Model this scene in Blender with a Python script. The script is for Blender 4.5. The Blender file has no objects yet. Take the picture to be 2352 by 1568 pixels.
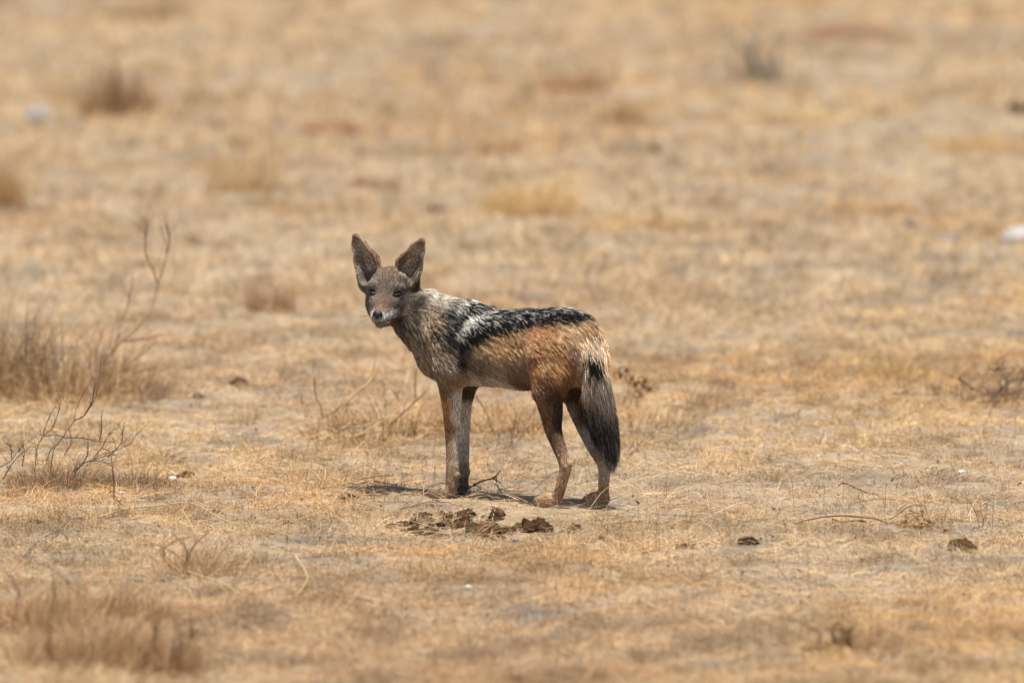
import bpy, math, random
import numpy as np
from mathutils import Vector
from mathutils.bvhtree import BVHTree
from mathutils.kdtree import KDTree

random.seed(7)
RNG = np.random.default_rng(7)
SC = bpy.context.scene
COL = SC.collection

# ------------------------------------------------------------------ camera
CAM_H, CAM_D = 2.407, 25.0
PITCH = 0.0819
FPX = 26000.0                      # focal length in pixels of a 2352 px wide picture
cam_data = bpy.data.cameras.new('camera')
cam_data.sensor_width = 36.0
cam_data.lens = FPX / 2352.0 * 36.0
cam_data.clip_start = 0.5
cam_data.clip_end = 4000.0
cam_data.dof.use_dof = True
cam_data.dof.focus_distance = 24.98
cam_data.dof.aperture_fstop = 4.1
cam = bpy.data.objects.new('camera', cam_data)
cam.location = (0, -CAM_D, CAM_H)
cam.rotation_euler = (math.pi / 2 - PITCH, 0, 0)
COL.objects.link(cam)
SC.camera = cam

# ------------------------------------------------------------------ sky and sun
SUN_FROM = Vector((0.04, -0.25, 1.0)).normalized()      # direction towards the sun: almost overhead
elev = math.asin(SUN_FROM.z)
azim = math.atan2(SUN_FROM.x, SUN_FROM.y)
world = bpy.data.worlds.new('World')
SC.world = world
world.use_nodes = True
nt = world.node_tree
nt.nodes.clear()
sky = nt.nodes.new('ShaderNodeTexSky')
sky.sky_type = 'NISHITA'
sky.sun_disc = False
sky.sun_elevation = elev
sky.sun_rotation = azim
sky.dust_density = 2.0
bg = nt.nodes.new('ShaderNodeBackground')
bg.inputs['Strength'].default_value = 0.075
wo = nt.nodes.new('ShaderNodeOutputWorld')
nt.links.new(sky.outputs[0], bg.inputs[0])
nt.links.new(bg.outputs[0], wo.inputs[0])
sun_data = bpy.data.lights.new('sun', 'SUN')
sun_data.energy = 4.8
sun_data.angle = math.radians(0.6)
sun_data.color = (1.0, 0.95, 0.87)
sun = bpy.data.objects.new('sun', sun_data)
sun.rotation_euler = SUN_FROM.to_track_quat('Z', 'Y').to_euler()
COL.objects.link(sun)

SC.view_settings.view_transform = 'Standard'
SC.view_settings.look = 'None'
SC.view_settings.exposure = 0.60
SC.view_settings.gamma = 1.0
SC.view_settings.use_curve_mapping = False
SC.render.engine = 'CYCLES'
SC.cycles.use_denoising = True
SC.cycles.denoiser = 'OPENIMAGEDENOISE'
SC.cycles.denoising_prefilter = 'ACCURATE'
SC.cycles.max_bounces = 6
SC.cycles.diffuse_bounces = 4
SC.cycles.transparent_max_bounces = 4
SC.cycles_curves.shape = 'RIBBONS'
SC.cycles_curves.subdivisions = 2

# ------------------------------------------------------------------ photo pixel -> direction -> point on what it touches
CAMP = np.array([0.0, -CAM_D, CAM_H])
FWD = np.array([0, math.cos(PITCH), -math.sin(PITCH)])
UPV = np.array([0, math.sin(PITCH), math.cos(PITCH)])


def ray(px, py):
    d = FWD + np.array([1.0, 0, 0]) * (px - 1176.0) / FPX + UPV * (784.0 - py) / FPX
    return d / np.linalg.norm(d)


def G(px, py):
    """point of the flat ground seen at a pixel"""
    d = ray(px, py)
    return CAMP + d * (-CAM_H / d[2])


def W(px, py, y):
    """point at depth y seen at a pixel"""
    d = ray(px, py)
    return CAMP + d * ((y + CAM_D) / d[1])


YAW = math.radians(42.0)
AX_U = np.array([-math.cos(YAW), math.sin(YAW), 0.0])     # towards the jackal's head
AX_V = np.array([-math.sin(YAW), -math.cos(YAW), 0.0])    # towards its left flank
AX_Z = np.array([0, 0, 1.0])
ORG = np.array([0.0068, 0.0, 0.0])


def L(u, v, z):
    return ORG + AX_U * u + AX_V * v + AX_Z * z


def Lv(u, v, z):
    a = AX_U * u + AX_V * v + AX_Z * z
    return a / np.linalg.norm(a)


def B(px, py, v=0.0):
    """point at lateral offset v from the jackal's middle plane"""
    d = ray(px, py)
    t = (v - (CAMP - ORG) @ AX_V) / (d @ AX_V)
    return CAMP + d * t


# ------------------------------------------------------------------ noise
def hash2(ix, iy, seed):
    h = (ix.astype(np.int64) * 374761393 + iy.astype(np.int64) * 668265263 + seed * 974711) & 0xFFFFFFFF
    h = ((h ^ (h >> 13)) * 1274126177) & 0xFFFFFFFF
    h = h ^ (h >> 16)
    return (h & 0xFFFF) / 65535.0


def noise2(x, y, seed=0):
    x = np.asarray(x, float); y = np.asarray(y, float)
    ix = np.floor(x); iy = np.floor(y)
    fx = x - ix; fy = y - iy
    fx = fx * fx * (3 - 2 * fx); fy = fy * fy * (3 - 2 * fy)
    a = hash2(ix, iy, seed); b = hash2(ix + 1, iy, seed)
    c = hash2(ix, iy + 1, seed); d = hash2(ix + 1, iy + 1, seed)
    return (a * (1 - fx) + b * fx) * (1 - fy) + (c * (1 - fx) + d * fx) * fy


def fbm(x, y, seed=0, octv=4):
    s = 0; a = 0.5; f = 1.0; n = 0
    for k in range(octv):
        s = s + a * noise2(np.asarray(x) * f, np.asarray(y) * f, seed + 17 * k); n += a
        a *= 0.5; f *= 2.03
    return s / n


def hgt(x, y):
    x = np.asarray(x, float); y = np.asarray(y, float)
    h = (fbm(x * 1.1, y * 1.1, 3) - 0.5) * 0.035 + (fbm(x * 6, y * 6, 5, 3) - 0.5) * 0.034
    near = np.exp(-((x - 0.02) ** 2 + (y - 0.02) ** 2) / 0.50 ** 2)
    fade = np.clip(1 - np.hypot(x, y) / 400.0, 0, 1)
    return h * (1 - 0.93 * near) * fade


def bare(x, y):
    """patches of dark crusted soil without grass"""
    x = np.asarray(x, float); y = np.asarray(y, float)
    k = 0.45 + 0.35 * fbm(x * 0.7, y * 0.5, 131, 3)
    f = fbm(x * 11.0, y * 7.0, 137, 3) + 0.16 * k
    t_ = np.clip((f - 0.755) / 0.09, 0, 1)
    return t_ * t_ * (3 - 2 * t_)


def lin(c):
    c = np.asarray(c, float) / 255.0
    return np.where(c <= 0.04045, c / 12.92, ((c + 0.055) / 1.055) ** 2.4)


# ------------------------------------------------------------------ mesh helpers
def make_mesh(name, V, F, C=None, mat=None, smooth=False):
    """V (n,3); F list of index arrays (m,3) and (k,4); C (n,3) point colours"""
    me = bpy.data.meshes.new(name)
    V = np.asarray(V, np.float32)
    me.vertices.add(len(V))
    me.vertices.foreach_set('co', V.ravel())
    Fs = [np.asarray(f, np.int32) for f in F if len(f)]
    nl = sum(f.size for f in Fs); nf = sum(len(f) for f in Fs)
    me.loops.add(nl); me.polygons.add(nf)
    me.loops.foreach_set('vertex_index', np.concatenate([f.ravel() for f in Fs]))
    starts = []; tot = []; o = 0
    for f in Fs:
        k = f.shape[1]
        starts.append(o + np.arange(len(f)) * k); tot.append(np.full(len(f), k)); o += f.size
    me.polygons.foreach_set('loop_start', np.concatenate(starts).astype(np.int32))
    if C is not None:
        at = me.attributes.new('Col', 'FLOAT_COLOR', 'POINT')
        C4 = np.ones((len(V), 4), np.float32); C4[:, :3] = C
        at.data.foreach_set('color', C4.ravel())
    me.update(calc_edges=True)
    me.validate()
    if smooth:
        me.polygons.foreach_set('use_smooth', np.ones(len(me.polygons), bool))
    if mat is not None:
        me.materials.append(mat)
    return me


def link(name, me, parent=None, **props):
    o = bpy.data.objects.new(name, me)
    COL.objects.link(o)
    if parent is not None:
        o.parent = parent
    for k, v in props.items():
        o[k] = v
    return o


def thing(name, loc, label, category, group=None):
    o = bpy.data.objects.new(name, None)
    o.empty_display_size = 0.05
    o.location = loc
    COL.objects.link(o)
    o['label'] = label; o['category'] = category
    if group: o['group'] = group
    return o


def vis_colour(nt_, name='Col'):
    a = nt_.nodes.new('ShaderNodeAttribute'); a.attribute_name = name
    return a


def mat_attr(name, rough=0.8, spec=0.15, translucent=0.0, bump=None):
    m = bpy.data.materials.new(name); m.use_nodes = True
    t = m.node_tree; t.nodes.clear()
    out = t.nodes.new('ShaderNodeOutputMaterial')
    p = t.nodes.new('ShaderNodeBsdfPrincipled')
    p.inputs['Roughness'].default_value = rough
    p.inputs['Specular IOR Level'].default_value = spec
    a = vis_colour(t)
    t.links.new(a.outputs['Color'], p.inputs['Base Color'])
    if bump:
        n = t.nodes.new('ShaderNodeTexNoise'); n.inputs['Scale'].default_value = bump[0]
        n.inputs['Detail'].default_value = 6
        tc = t.nodes.new('ShaderNodeTexCoord')
        t.links.new(tc.outputs['Object'], n.inputs['Vector'])
        b = t.nodes.new('ShaderNodeBump'); b.inputs['Strength'].default_value = bump[1]
        b.inputs['Distance'].default_value = bump[2]
        t.links.new(n.outputs['Fac'], b.inputs['Height'])
        t.links.new(b.outputs[0], p.inputs['Normal'])
    if translucent:
        tr = t.nodes.new('ShaderNodeBsdfTranslucent')
        t.links.new(a.outputs['Color'], tr.inputs['Color'])
        mx = t.nodes.new('ShaderNodeMixShader'); mx.inputs[0].default_value = translucent
        t.links.new(p.outputs[0], mx.inputs[1]); t.links.new(tr.outputs[0], mx.inputs[2])
        t.links.new(mx.outputs[0], out.inputs[0])
    else:
        t.links.new(p.outputs[0], out.inputs[0])
    return m


M_STRAW = mat_attr('straw', 0.6, 0.25, 0.25)
M_TWIG = mat_attr('twig_bark', 0.85, 0.1)
M_DUNG = mat_attr('dung', 0.95, 0.05, 0, (90, 0.9, 0.01))
M_STONE = mat_attr('stone', 0.85, 0.2, 0, (40, 0.5, 0.01))
M_COAT = mat_attr('coat_skin', 0.9, 0.1)
M_FUR = mat_attr('fur', 0.6, 0.12)

# ------------------------------------------------------------------ ground
m = bpy.data.materials.new('dry_soil'); m.use_nodes = True
t = m.node_tree; t.nodes.clear()
out = t.nodes.new('ShaderNodeOutputMaterial')
p = t.nodes.new('ShaderNodeBsdfPrincipled'); p.inputs['Roughness'].default_value = 0.95
p.inputs['Specular IOR Level'].default_value = 0.1
tc = t.nodes.new('ShaderNodeTexCoord')


def tex_noise(scale, detail=5, rough=0.6):
    n = t.nodes.new('ShaderNodeTexNoise'); n.inputs['Scale'].default_value = scale
    n.inputs['Detail'].default_value = detail; n.inputs['Roughness'].default_value = rough
    t.links.new(tc.outputs['Object'], n.inputs['Vector'])
    return n


def ramp(src, stops):
    r = t.nodes.new('ShaderNodeValToRGB')
    while len(r.color_ramp.elements) < len(stops):
        r.color_ramp.elements.new(0.5)
    for e, (pos, c) in zip(r.color_ramp.elements, stops):
        e.position = pos; e.color = (*c, 1)
    t.links.new(src, r.inputs[0])
    return r


n1 = tex_noise(1.1, 6); n2 = tex_noise(7.0, 8, 0.7); n3 = tex_noise(60.0, 4, 0.7)
r1 = ramp(n1.outputs['Fac'], [(0.36, (0.31, 0.24, 0.17)), (0.5, (0.37, 0.275, 0.175)), (0.64, (0.40, 0.295, 0.17))])
r2 = ramp(n2.outputs['Fac'], [(0.34, (0.15, 0.13, 0.112)), (0.48, (0.33, 0.265, 0.19)), (0.66, (0.45, 0.365, 0.26))])
mx = t.nodes.new('ShaderNodeMix'); mx.data_type = 'RGBA'; mx.inputs[0].default_value = 0.55
t.links.new(r1.outputs[0], mx.inputs[6]); t.links.new(r2.outputs[0], mx.inputs[7])
r3 = ramp(n3.outputs['Fac'], [(0.3, (0.72, 0.70, 0.68)), (0.62, (1.1, 1.1, 1.1))])
mu = t.nodes.new('ShaderNodeMix'); mu.data_type = 'RGBA'; mu.blend_type = 'MULTIPLY'; mu.inputs[0].default_value = 0.8
t.links.new(mx.outputs[2], mu.inputs[6]); t.links.new(r3.outputs[0], mu.inputs[7])
at_ = t.nodes.new('ShaderNodeAttribute'); at_.attribute_name = 'Col'
md = t.nodes.new('ShaderNodeMix'); md.data_type = 'RGBA'
t.links.new(at_.outputs['Fac'], md.inputs[0]); t.links.new(mu.outputs[2], md.inputs[6])
r4 = ramp(n2.outputs['Fac'], [(0.35, (0.105, 0.092, 0.082)), (0.65, (0.26, 0.215, 0.175))])
t.links.new(r4.outputs[0], md.inputs[7])
t.links.new(md.outputs[2], p.inputs['Base Color'])
bp = t.nodes.new('ShaderNodeBump'); bp.inputs['Strength'].default_value = 0.8; bp.inputs['Distance'].default_value = 0.02
t.links.new(n3.outputs['Fac'], bp.inputs['Height']); t.links.new(bp.outputs[0], p.inputs['Normal'])
t.links.new(p.outputs[0], out.inputs[0])
M_SOIL = m


def spaced(lo, hi, step, far):
    core = np.arange(lo, hi + 1e-6, step)
    outw = [far * f for f in (0.02, 0.05, 0.12, 0.3, 1.0)]
    return np.concatenate([np.array([lo - q for q in outw][::-1]), core, np.array([hi + q for q in outw])])


gx = spaced(-3.5, 3.5, 0.05, 2000); gy = spaced(-6, 24, 0.06, 2000)
GX, GY = np.meshgrid(gx, gy, indexing='ij')
GV = np.stack([GX, GY, hgt(GX, GY)], -1).reshape(-1, 3)
ii = np.arange(len(gx) * len(gy)).reshape(len(gx), len(gy))
GF = np.stack([ii[:-1, :-1], ii[1:, :-1], ii[1:, 1:], ii[:-1, 1:]], -1).reshape(-1, 4)
gb = bare(GV[:, 0], GV[:, 1]) * (np.hypot(GV[:, 0], GV[:, 1]) < 60)
link('ground', make_mesh('ground', GV, [GF], np.repeat(gb[:, None], 3, 1), M_SOIL, True), kind='structure')


def on_ground(pt):
    pt = np.array(pt, float)
    pt[2] = hgt(pt[0], pt[1])
    return pt


# ------------------------------------------------------------------ the jackal: body from a distance field
GS = 0.0025
LO = np.array([-0.42, -0.28, -0.012]); HI = np.array([0.27, 0.36, 0.61])
NX, NY, NZ = [int(math.ceil((HI[k] - LO[k]) / GS)) for k in range(3)]
D = np.full((NX, NY, NZ), 0.08, np.float32)
AXS = [LO[k] + GS * np.arange(n) for k, n in enumerate((NX, NY, NZ))]


def region(lo, hi):
    sl = []
    for k, n in enumerate((NX, NY, NZ)):
        a = max(0, int((lo[k] - LO[k]) / GS)); b = min(n, int((hi[k] - LO[k]) / GS) + 2)
        sl.append(slice(a, max(a + 1, b)))
    P = np.meshgrid(AXS[0][sl[0]], AXS[1][sl[1]], AXS[2][sl[2]], indexing='ij', sparse=True)
    return tuple(sl), P


def smin(a, b, k):
    h = np.clip(0.5 + 0.5 * (b - a) / k, 0, 1)
    return b * (1 - h) + a * h - k * h * (1 - h)


def blend(sl, d, k, sub=False):
    if sub:
        D[sl] = -smin(-D[sl], d, k)
    else:
        D[sl] = smin(D[sl], d, k)


def cone_d(P, a, b, r1, r2):
    ba = b - a; bb = ba @ ba
    x, y, z = P[0] - a[0], P[1] - a[1], P[2] - a[2]
    h = np.clip((x * ba[0] + y * ba[1] + z * ba[2]) / bb, 0, 1)
    d = np.sqrt((x - ba[0] * h) ** 2 + (y - ba[1] * h) ** 2 + (z - ba[2] * h) ** 2)
    return (d - (r1 + (r2 - r1) * h)).astype(np.float32)


def cone(a, b, r1, r2, k=0.02, sub=False):
    a = np.asarray(a, float); b = np.asarray(b, float); mg = 0.04 + max(r1, r2)
    sl, P = region(np.minimum(a, b) - mg, np.maximum(a, b) + mg)
    blend(sl, cone_d(P, a, b, r1, r2), k, sub)


def chain(pts, k=0.015):
    """a limb: cones with flush joints, blended into the body as one piece"""
    A = np.array([p_[0] for p_ in pts]); rm = max(p_[1] for p_ in pts) + 0.04
    n = len(pts)
    tn = np.linspace(0, n - 1, (n - 1) * 4 + 1)
    X = []; R = []
    for tv in tn:                                  # smooth centre line and radius
        i = min(int(tv), n - 2); f = tv - i
        q = [np.append(A[min(max(i + o, 0), n - 1)], pts[min(max(i + o, 0), n - 1)][1]) for o in (-1, 0, 1, 2)]
        c = 0.5 * (2 * q[1] + (q[2] - q[0]) * f + (2 * q[0] - 5 * q[1] + 4 * q[2] - q[3]) * f * f + (3 * q[1] - q[0] - 3 * q[2] + q[3]) * f ** 3)
        X.append(c[:3]); R.append(max(c[3], 0.003))
    sl, P = region(A.min(0) - rm, A.max(0) + rm)
    d = None
    for a, b, r1, r2 in zip(X[:-1], X[1:], R[:-1], R[1:]):
        c = cone_d(P, a, b, r1, r2)
        d = c if d is None else np.minimum(d, c)
    blend(sl, d, k)


def ellip(c, axes, rad, k=0.02, sub=False):
    c = np.asarray(c, float); mg = 0.04 + max(rad)
    sl, P = region(c - mg, c + mg)
    x, y, z = P[0] - c[0], P[1] - c[1], P[2] - c[2]
    k0 = 0; k1 = 0
    for a, r in zip(axes, rad):
        q = (x * a[0] + y * a[1] + z * a[2]) / r
        k0 = k0 + q * q; k1 = k1 + (q / r) ** 2
    k0 = np.sqrt(k0); k1 = np.sqrt(k1) + 1e-9
    blend(sl, (k0 * (k0 - 1) / k1).astype(np.float32), k, sub)


BODY_AX = (AX_U, AX_V, AX_Z)
# trunk: stations along the spine (u, centre z, half height, half width)
ST = np.array([(0.285, 0.318, 0.012, 0.012), (0.262, 0.320, 0.046, 0.038), (0.22, 0.326, 0.070, 0.052), (0.16, 0.334, 0.084, 0.062),
               (0.10, 0.335, 0.083, 0.068), (0.04, 0.334, 0.081, 0.071), (-0.02, 0.335, 0.086, 0.069), (-0.08, 0.340, 0.085, 0.063),
               (-0.13, 0.357, 0.072, 0.060), (-0.175, 0.365, 0.060, 0.056), (-0.21, 0.358, 0.046, 0.044), (-0.232, 0.347, 0.012, 0.012)])[::-1]
us = np.linspace(ST[0, 0], ST[-1, 0], 80)
stz = [np.interp(us, ST[:, 0], ST[:, j]) for j in (1, 2, 3)]
for _ in range(4):
    for s in stz:
        s[1:-1] = (s[:-2] + 2 * s[1:-1] + s[2:]) / 4
sl, P = region(LO, HI)
uu = (P[0] - ORG[0]) * AX_U[0] + (P[1] - ORG[1]) * AX_U[1]
vv = (P[0] - ORG[0]) * AX_V[0] + (P[1] - ORG[1]) * AX_V[1]
uc = np.clip(uu, us[0], us[-1])
zc = np.interp(uc, us, stz[0]); bb_ = np.interp(uc, us, stz[1]); aa_ = np.interp(uc, us, stz[2])
q = np.sqrt((vv / aa_) ** 2 + ((P[2] - zc) / bb_) ** 2)
d = (q - 1) * np.minimum(aa_, bb_)
d = np.where(np.abs(uu - uc) > 0, np.sqrt(np.maximum(d, 0) ** 2 + (uu - uc) ** 2), d).astype(np.float32)
blend(sl, d, 0.01)
del d, q
# head frame
HC = B(897, 677, 0.06)
hf = np.array([-0.235, -0.95, -0.135]); hf /= np.linalg.norm(hf)
hl = np.cross(AX_Z, hf); hl /= np.linalg.norm(hl)          # the jackal's own left (picture right)
ROLL = math.radians(3.0)
hl = hl * math.cos(ROLL) - np.cross(hf, hl) * math.sin(ROLL)
hu = np.cross(hf, hl)
HAX = (hf, hl, hu)


def H(f, l, u):
    return HC + hf * (f * 1.06) + hl * (l * 1.05) + hu * (u * 1.17)


# neck
NB = [(L(0.185, 0.0, 0.345), 0.070), (L(0.245, 0.012, 0.372), 0.060), (L(0.285, 0.03, 0.405), 0.050), (H(-0.030, 0.004, -0.012), 0.043)]
chain(NB, 0.03)
cone(L(0.12, 0, 0.392), L(0.25, 0.008, 0.414), 0.030, 0.038, 0.03)
# head
ellip(H(0.000, 0, 0.010), HAX, (0.060, 0.048, 0.051), 0.02)
for s in (-1, 1):
    ellip(H(0.000, s * 0.028, -0.016), HAX, (0.038, 0.023, 0.034), 0.02)
    ellip(H(0.040, s * 0.027, 0.026), HAX, (0.013, 0.014, 0.008), 0.012)
cone(H(0.020, 0, 0.020), H(0.066, 0, -0.006), 0.027, 0.0165, 0.015)
cone(H(0.040, 0, -0.012), H(0.101, 0, -0.022), 0.026, 0.0135, 0.012)
cone(H(0.045, 0.010, -0.020), H(0.094, 0.006, -0.027), 0.016, 0.0110, 0.010)
cone(H(0.045, -0.010, -0.020), H(0.094, -0.006, -0.027), 0.016, 0.0110, 0.010)
cone(H(0.015, 0, -0.036), H(0.087, 0, -0.039), 0.022, 0.0100, 0.008)
for s in (-1, 1):
    ellip(H(0.060, s * 0.036, 0.013), HAX, (0.012, 0.012, 0.006), 0.010, True)
    cone(H(0.022, s * 0.022, -0.012), H(0.078, s * 0.009, -0.024), 0.0210, 0.0115, 0.012)
    cone(H(0.030, s * 0.022, 0.000), H(0.062, s * 0.007, -0.008), 0.0195, 0.0135, 0.012)
# ears: hollow cones opening forwards
for s in (-1, 1):
    e0 = H(0.000, s * 0.036 - 0.006, 0.026); e1 = H(-0.002, s * 0.047 - 0.007, 0.060); e2 = H(-0.008, s * 0.0635 - 0.009, 0.090); e3 = H(-0.011, s * 0.0715 - 0.009, 0.1045)
    op = hf * 0.94 + hl * (s * 0.22) + hu * 0.05
    op = op / np.linalg.norm(op)
    sl, P = region(np.minimum(e0, e3) - 0.07, np.maximum(e0, e3) + 0.07)
    outer = None
    for a, b, r1, r2 in ((e0, e1, 0.0300, 0.0285), (e1, e2, 0.0285, 0.0175), (e2, e3, 0.0175, 0.0095)):
        c = cone_d(P, a, b, r1, r2); outer = c if outer is None else smin(outer, c, 0.006)
    inner = None
    for a, b, r1, r2 in ((e0 + hu * 0.010, e1, 0.0225, 0.0250), (e1, e2, 0.0250, 0.0150), (e2, e3, 0.0150, 0.0060)):
        c = cone_d(P, a + op * 0.0125, b + op * 0.0105, r1, r2); inner = c if inner is None else smin(inner, c, 0.006)
    back = -((P[0] - e1[0]) * op[0] + (P[1] - e1[1]) * op[1] + (P[2] - e1[2]) * op[2]) - 0.022
    ear = -smin(-outer, inner, 0.003)
    blend(sl, np.maximum(ear, -back * 0 - 1).astype(np.float32), 0.007)
# forelegs (left is the near one)
cone(L(0.165, 0.040, 0.375), B(1036, 835, 0.052), 0.040, 0.038, 0.03)
chain([(B(1036, 835, 0.052), 0.038), (B(1035, 880, 0.050), 0.0270), (B(1037, 920, 0.047), 0.0215), (B(1038, 985, 0.046), 0.0152),
       (B(1039, 1050, 0.046), 0.0122), (B(1039, 1082, 0.046), 0.0142), (B(1037, 1118, 0.046), 0.0125), (B(1026, 1132, 0.046), 0.0125)], 0.012)
cone(L(0.195, -0.040, 0.375), B(1068, 850, -0.048), 0.040, 0.036, 0.03)
chain([(B(1068, 850, -0.048), 0.036), (B(1068, 897, -0.047), 0.0225), (B(1066, 930, -0.046), 0.0165), (B(1065, 985, -0.045), 0.0130),
       (B(1064, 1050, -0.045), 0.0118), (B(1063, 1080, -0.045), 0.0132), (B(1061, 1112, -0.045), 0.0118), (B(1054, 1124, -0.045), 0.0120)], 0.012)
ellip(B(1073, 1082, -0.047), BODY_AX, (0.006, 0.006, 0.007), 0.006)
ellip(B(1052, 1090, 0.047), BODY_AX, (0.005, 0.005, 0.006), 0.006)
# hind legs
for s, hipu in ((1, -0.15), (-1, -0.155)):
    ellip(L(hipu, s * 0.034, 0.335), BODY_AX, (0.062, 0.036, 0.072), 0.03)
cone(L(-0.145, 0.040, 0.330), B(1258, 885, 0.055), 0.050, 0.034, 0.03)
chain([(B(1270, 850, 0.052), 0.040), (B(1262, 905, 0.052), 0.0310), (B(1266, 945, 0.051), 0.0245), (B(1271, 985, 0.049), 0.0180), (B(1284, 1025, 0.047), 0.0140),
       (B(1298, 1066, 0.046), 0.0125), (B(1293, 1100, 0.046), 0.0112), (B(1280, 1142, 0.046), 0.0112), (B(1268, 1152, 0.046), 0.0125)], 0.012)
ellip(B(1304, 1066, 0.046), BODY_AX, (0.007, 0.007, 0.008), 0.008)
cone(L(-0.165, -0.040, 0.320), B(1322, 885, -0.052), 0.048, 0.034, 0.03)
chain([(B(1322, 885, -0.052), 0.036), (B(1332, 935, -0.050), 0.0255), (B(1345, 980, -0.049), 0.0185), (B(1364, 1025, -0.047), 0.0145),
       (B(1386, 1066, -0.046), 0.0128), (B(1387, 1105, -0.046), 0.0115), (B(1384, 1145, -0.046), 0.0115), (B(1377, 1156, -0.046), 0.0125)], 0.012)


def paw(c, size, fdir, k=0.010):
    """toes in front of the foot"""
    c = np.array(c, float); c[2] = 0.0135 * size
    f = np.array(fdir, float); f[2] = 0; f /= np.linalg.norm(f)
    l = np.array([-f[1], f[0], 0])
    ax = (f, l, AX_Z)
    ellip(c, ax, (0.021 * size, 0.0165 * size, 0.0135 * size), k)
    for o, ff in ((-0.0125, 0.012), (-0.0045, 0.019), (0.0045, 0.019), (0.0125, 0.012)):
        ellip(c + f * ff * size + l * o * size + AX_Z * (-0.003 * size), ax, (0.0105 * size, 0.0055 * size, 0.0085 * size), 0.004)


FD = AX_U * 0.95 + AX_V * 0.25
PAWS = [B(1019, 1137, 0.046), B(1051, 1128, -0.045), B(1262, 1157, 0.046), B(1374, 1160, -0.046)]
for pc in PAWS:
    paw(pc, 1.18, FD)
# tail
TB = [(L(-0.205, 0, 0.385), 0.024), (B(1352, 775), 0.022), (B(1360, 810), 0.020), (B(1365, 850), 0.021), (B(1373, 910), 0.023), (B(1384, 965), 0.020),
      (B(1394, 1008), 0.014), (B(1400, 1040), 0.005)]
chain(TB, 0.012)

# ---- surface nets
S = D < 0
nsum = np.zeros((NX - 1, NY - 1, NZ - 1), np.int8)
for a in (0, 1):
    for b in (0, 1):
        for c in (0, 1):
            nsum += S[a:NX - 1 + a, b:NY - 1 + b, c:NZ - 1 + c]
act = np.argwhere((nsum > 0) & (nsum < 8))
idx = np.full(nsum.shape, -1, np.int32)
idx[act[:, 0], act[:, 1], act[:, 2]] = np.arange(len(act))
acc = np.zeros((len(act), 3)); cnt = np.zeros(len(act))
cor = [(a, b, c) for a in (0, 1) for b in (0, 1) for c in (0, 1)]
vals = {c: D[act[:, 0] + c[0], act[:, 1] + c[1], act[:, 2] + c[2]] for c in cor}
for c in cor:
    for ax in range(3):
        if c[ax] == 0:
            e = list(c); e[ax] = 1; e = tuple(e)
            va, vb = vals[c], vals[e]
            mk = (va < 0) != (vb < 0)
            tt = va / np.where(mk, va - vb, 1)
            pt = np.tile(np.array(c, float), (len(act), 1)); pt[:, ax] += tt
            acc[mk] += pt[mk]; cnt += mk
BV = LO + GS * (act + acc / cnt[:, None])
quads = []
for ax in range(3):
    o = [k for k in range(3) if k != ax]
    A_ = [slice(1, -1)] * 3; A_[ax] = slice(0, -1)
    B_ = [slice(1, -1)] * 3; B_[ax] = slice(1, None)
    sa = S[tuple(A_)]; sb = S[tuple(B_)]
    e = np.argwhere(sa != sb)
    first = sa[e[:, 0], e[:, 1], e[:, 2]]
    for k in o: e[:, k] += 1
    cs = []
    for da, db in ((0, 0), (-1, 0), (-1, -1), (0, -1)):
        f = e.copy(); f[:, o[0]] += da; f[:, o[1]] += db
        cs.append(idx[f[:, 0], f[:, 1], f[:, 2]])
    qd = np.stack(cs, -1)
    flip = first if ax != 1 else ~first
    qd = np.where(flip[:, None], qd, qd[:, ::-1])
    quads.append(qd)
BF = np.concatenate(quads)
BF = BF[(BF >= 0).all(1)]
del D, S, nsum
ed = np.concatenate([BF[:, [0, 1]], BF[:, [1, 2]], BF[:, [2, 3]], BF[:, [3, 0]]])
for it in range(3):
    sm = np.zeros_like(BV); n_ = np.zeros(len(BV))
    for k in range(3):
        sm[:, k] = np.bincount(ed[:, 0], BV[ed[:, 1], k], len(BV))
    n_ = np.bincount(ed[:, 0], minlength=len(BV))
    BV = BV + 0.5 * (sm / np.maximum(n_, 1)[:, None] - BV)
tri = np.concatenate([BF[:, [0, 1, 2]], BF[:, [0, 2, 3]]])
e1 = BV[tri[:, 1]] - BV[tri[:, 0]]; e2 = BV[tri[:, 2]] - BV[tri[:, 0]]
fn = np.cross(e1, e2)
vol = np.sum(BV[tri[:, 0]] * fn) / 6
if vol < 0:
    BF = BF[:, ::-1]; tri = tri[:, ::-1]; fn = -fn
VN = np.zeros_like(BV)
for k in range(3):
    for j in range(3):
        VN[:, j] += np.bincount(tri[:, k], fn[:, j], len(BV))
VN /= np.linalg.norm(VN, axis=1)[:, None] + 1e-12
bvh = BVHTree.FromPolygons([Vector(v) for v in BV], [tuple(int(i) for i in f) for f in BF])


def hit(px, py):
    """point of the coat seen at a pixel of the photograph"""
    d_ = ray(px, py)
    h = bvh.ray_cast(Vector(CAMP), Vector(d_))[0]
    if h is None:
        h = bvh.find_nearest(Vector(B(px, py, 0.02)))[0]
    return np.array(h)


# ---- coat colours
SEEDS = []


def sd(px, py, c, mirror=True):
    SEEDS.append((hit(px, py), lin(c), mirror))


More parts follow.
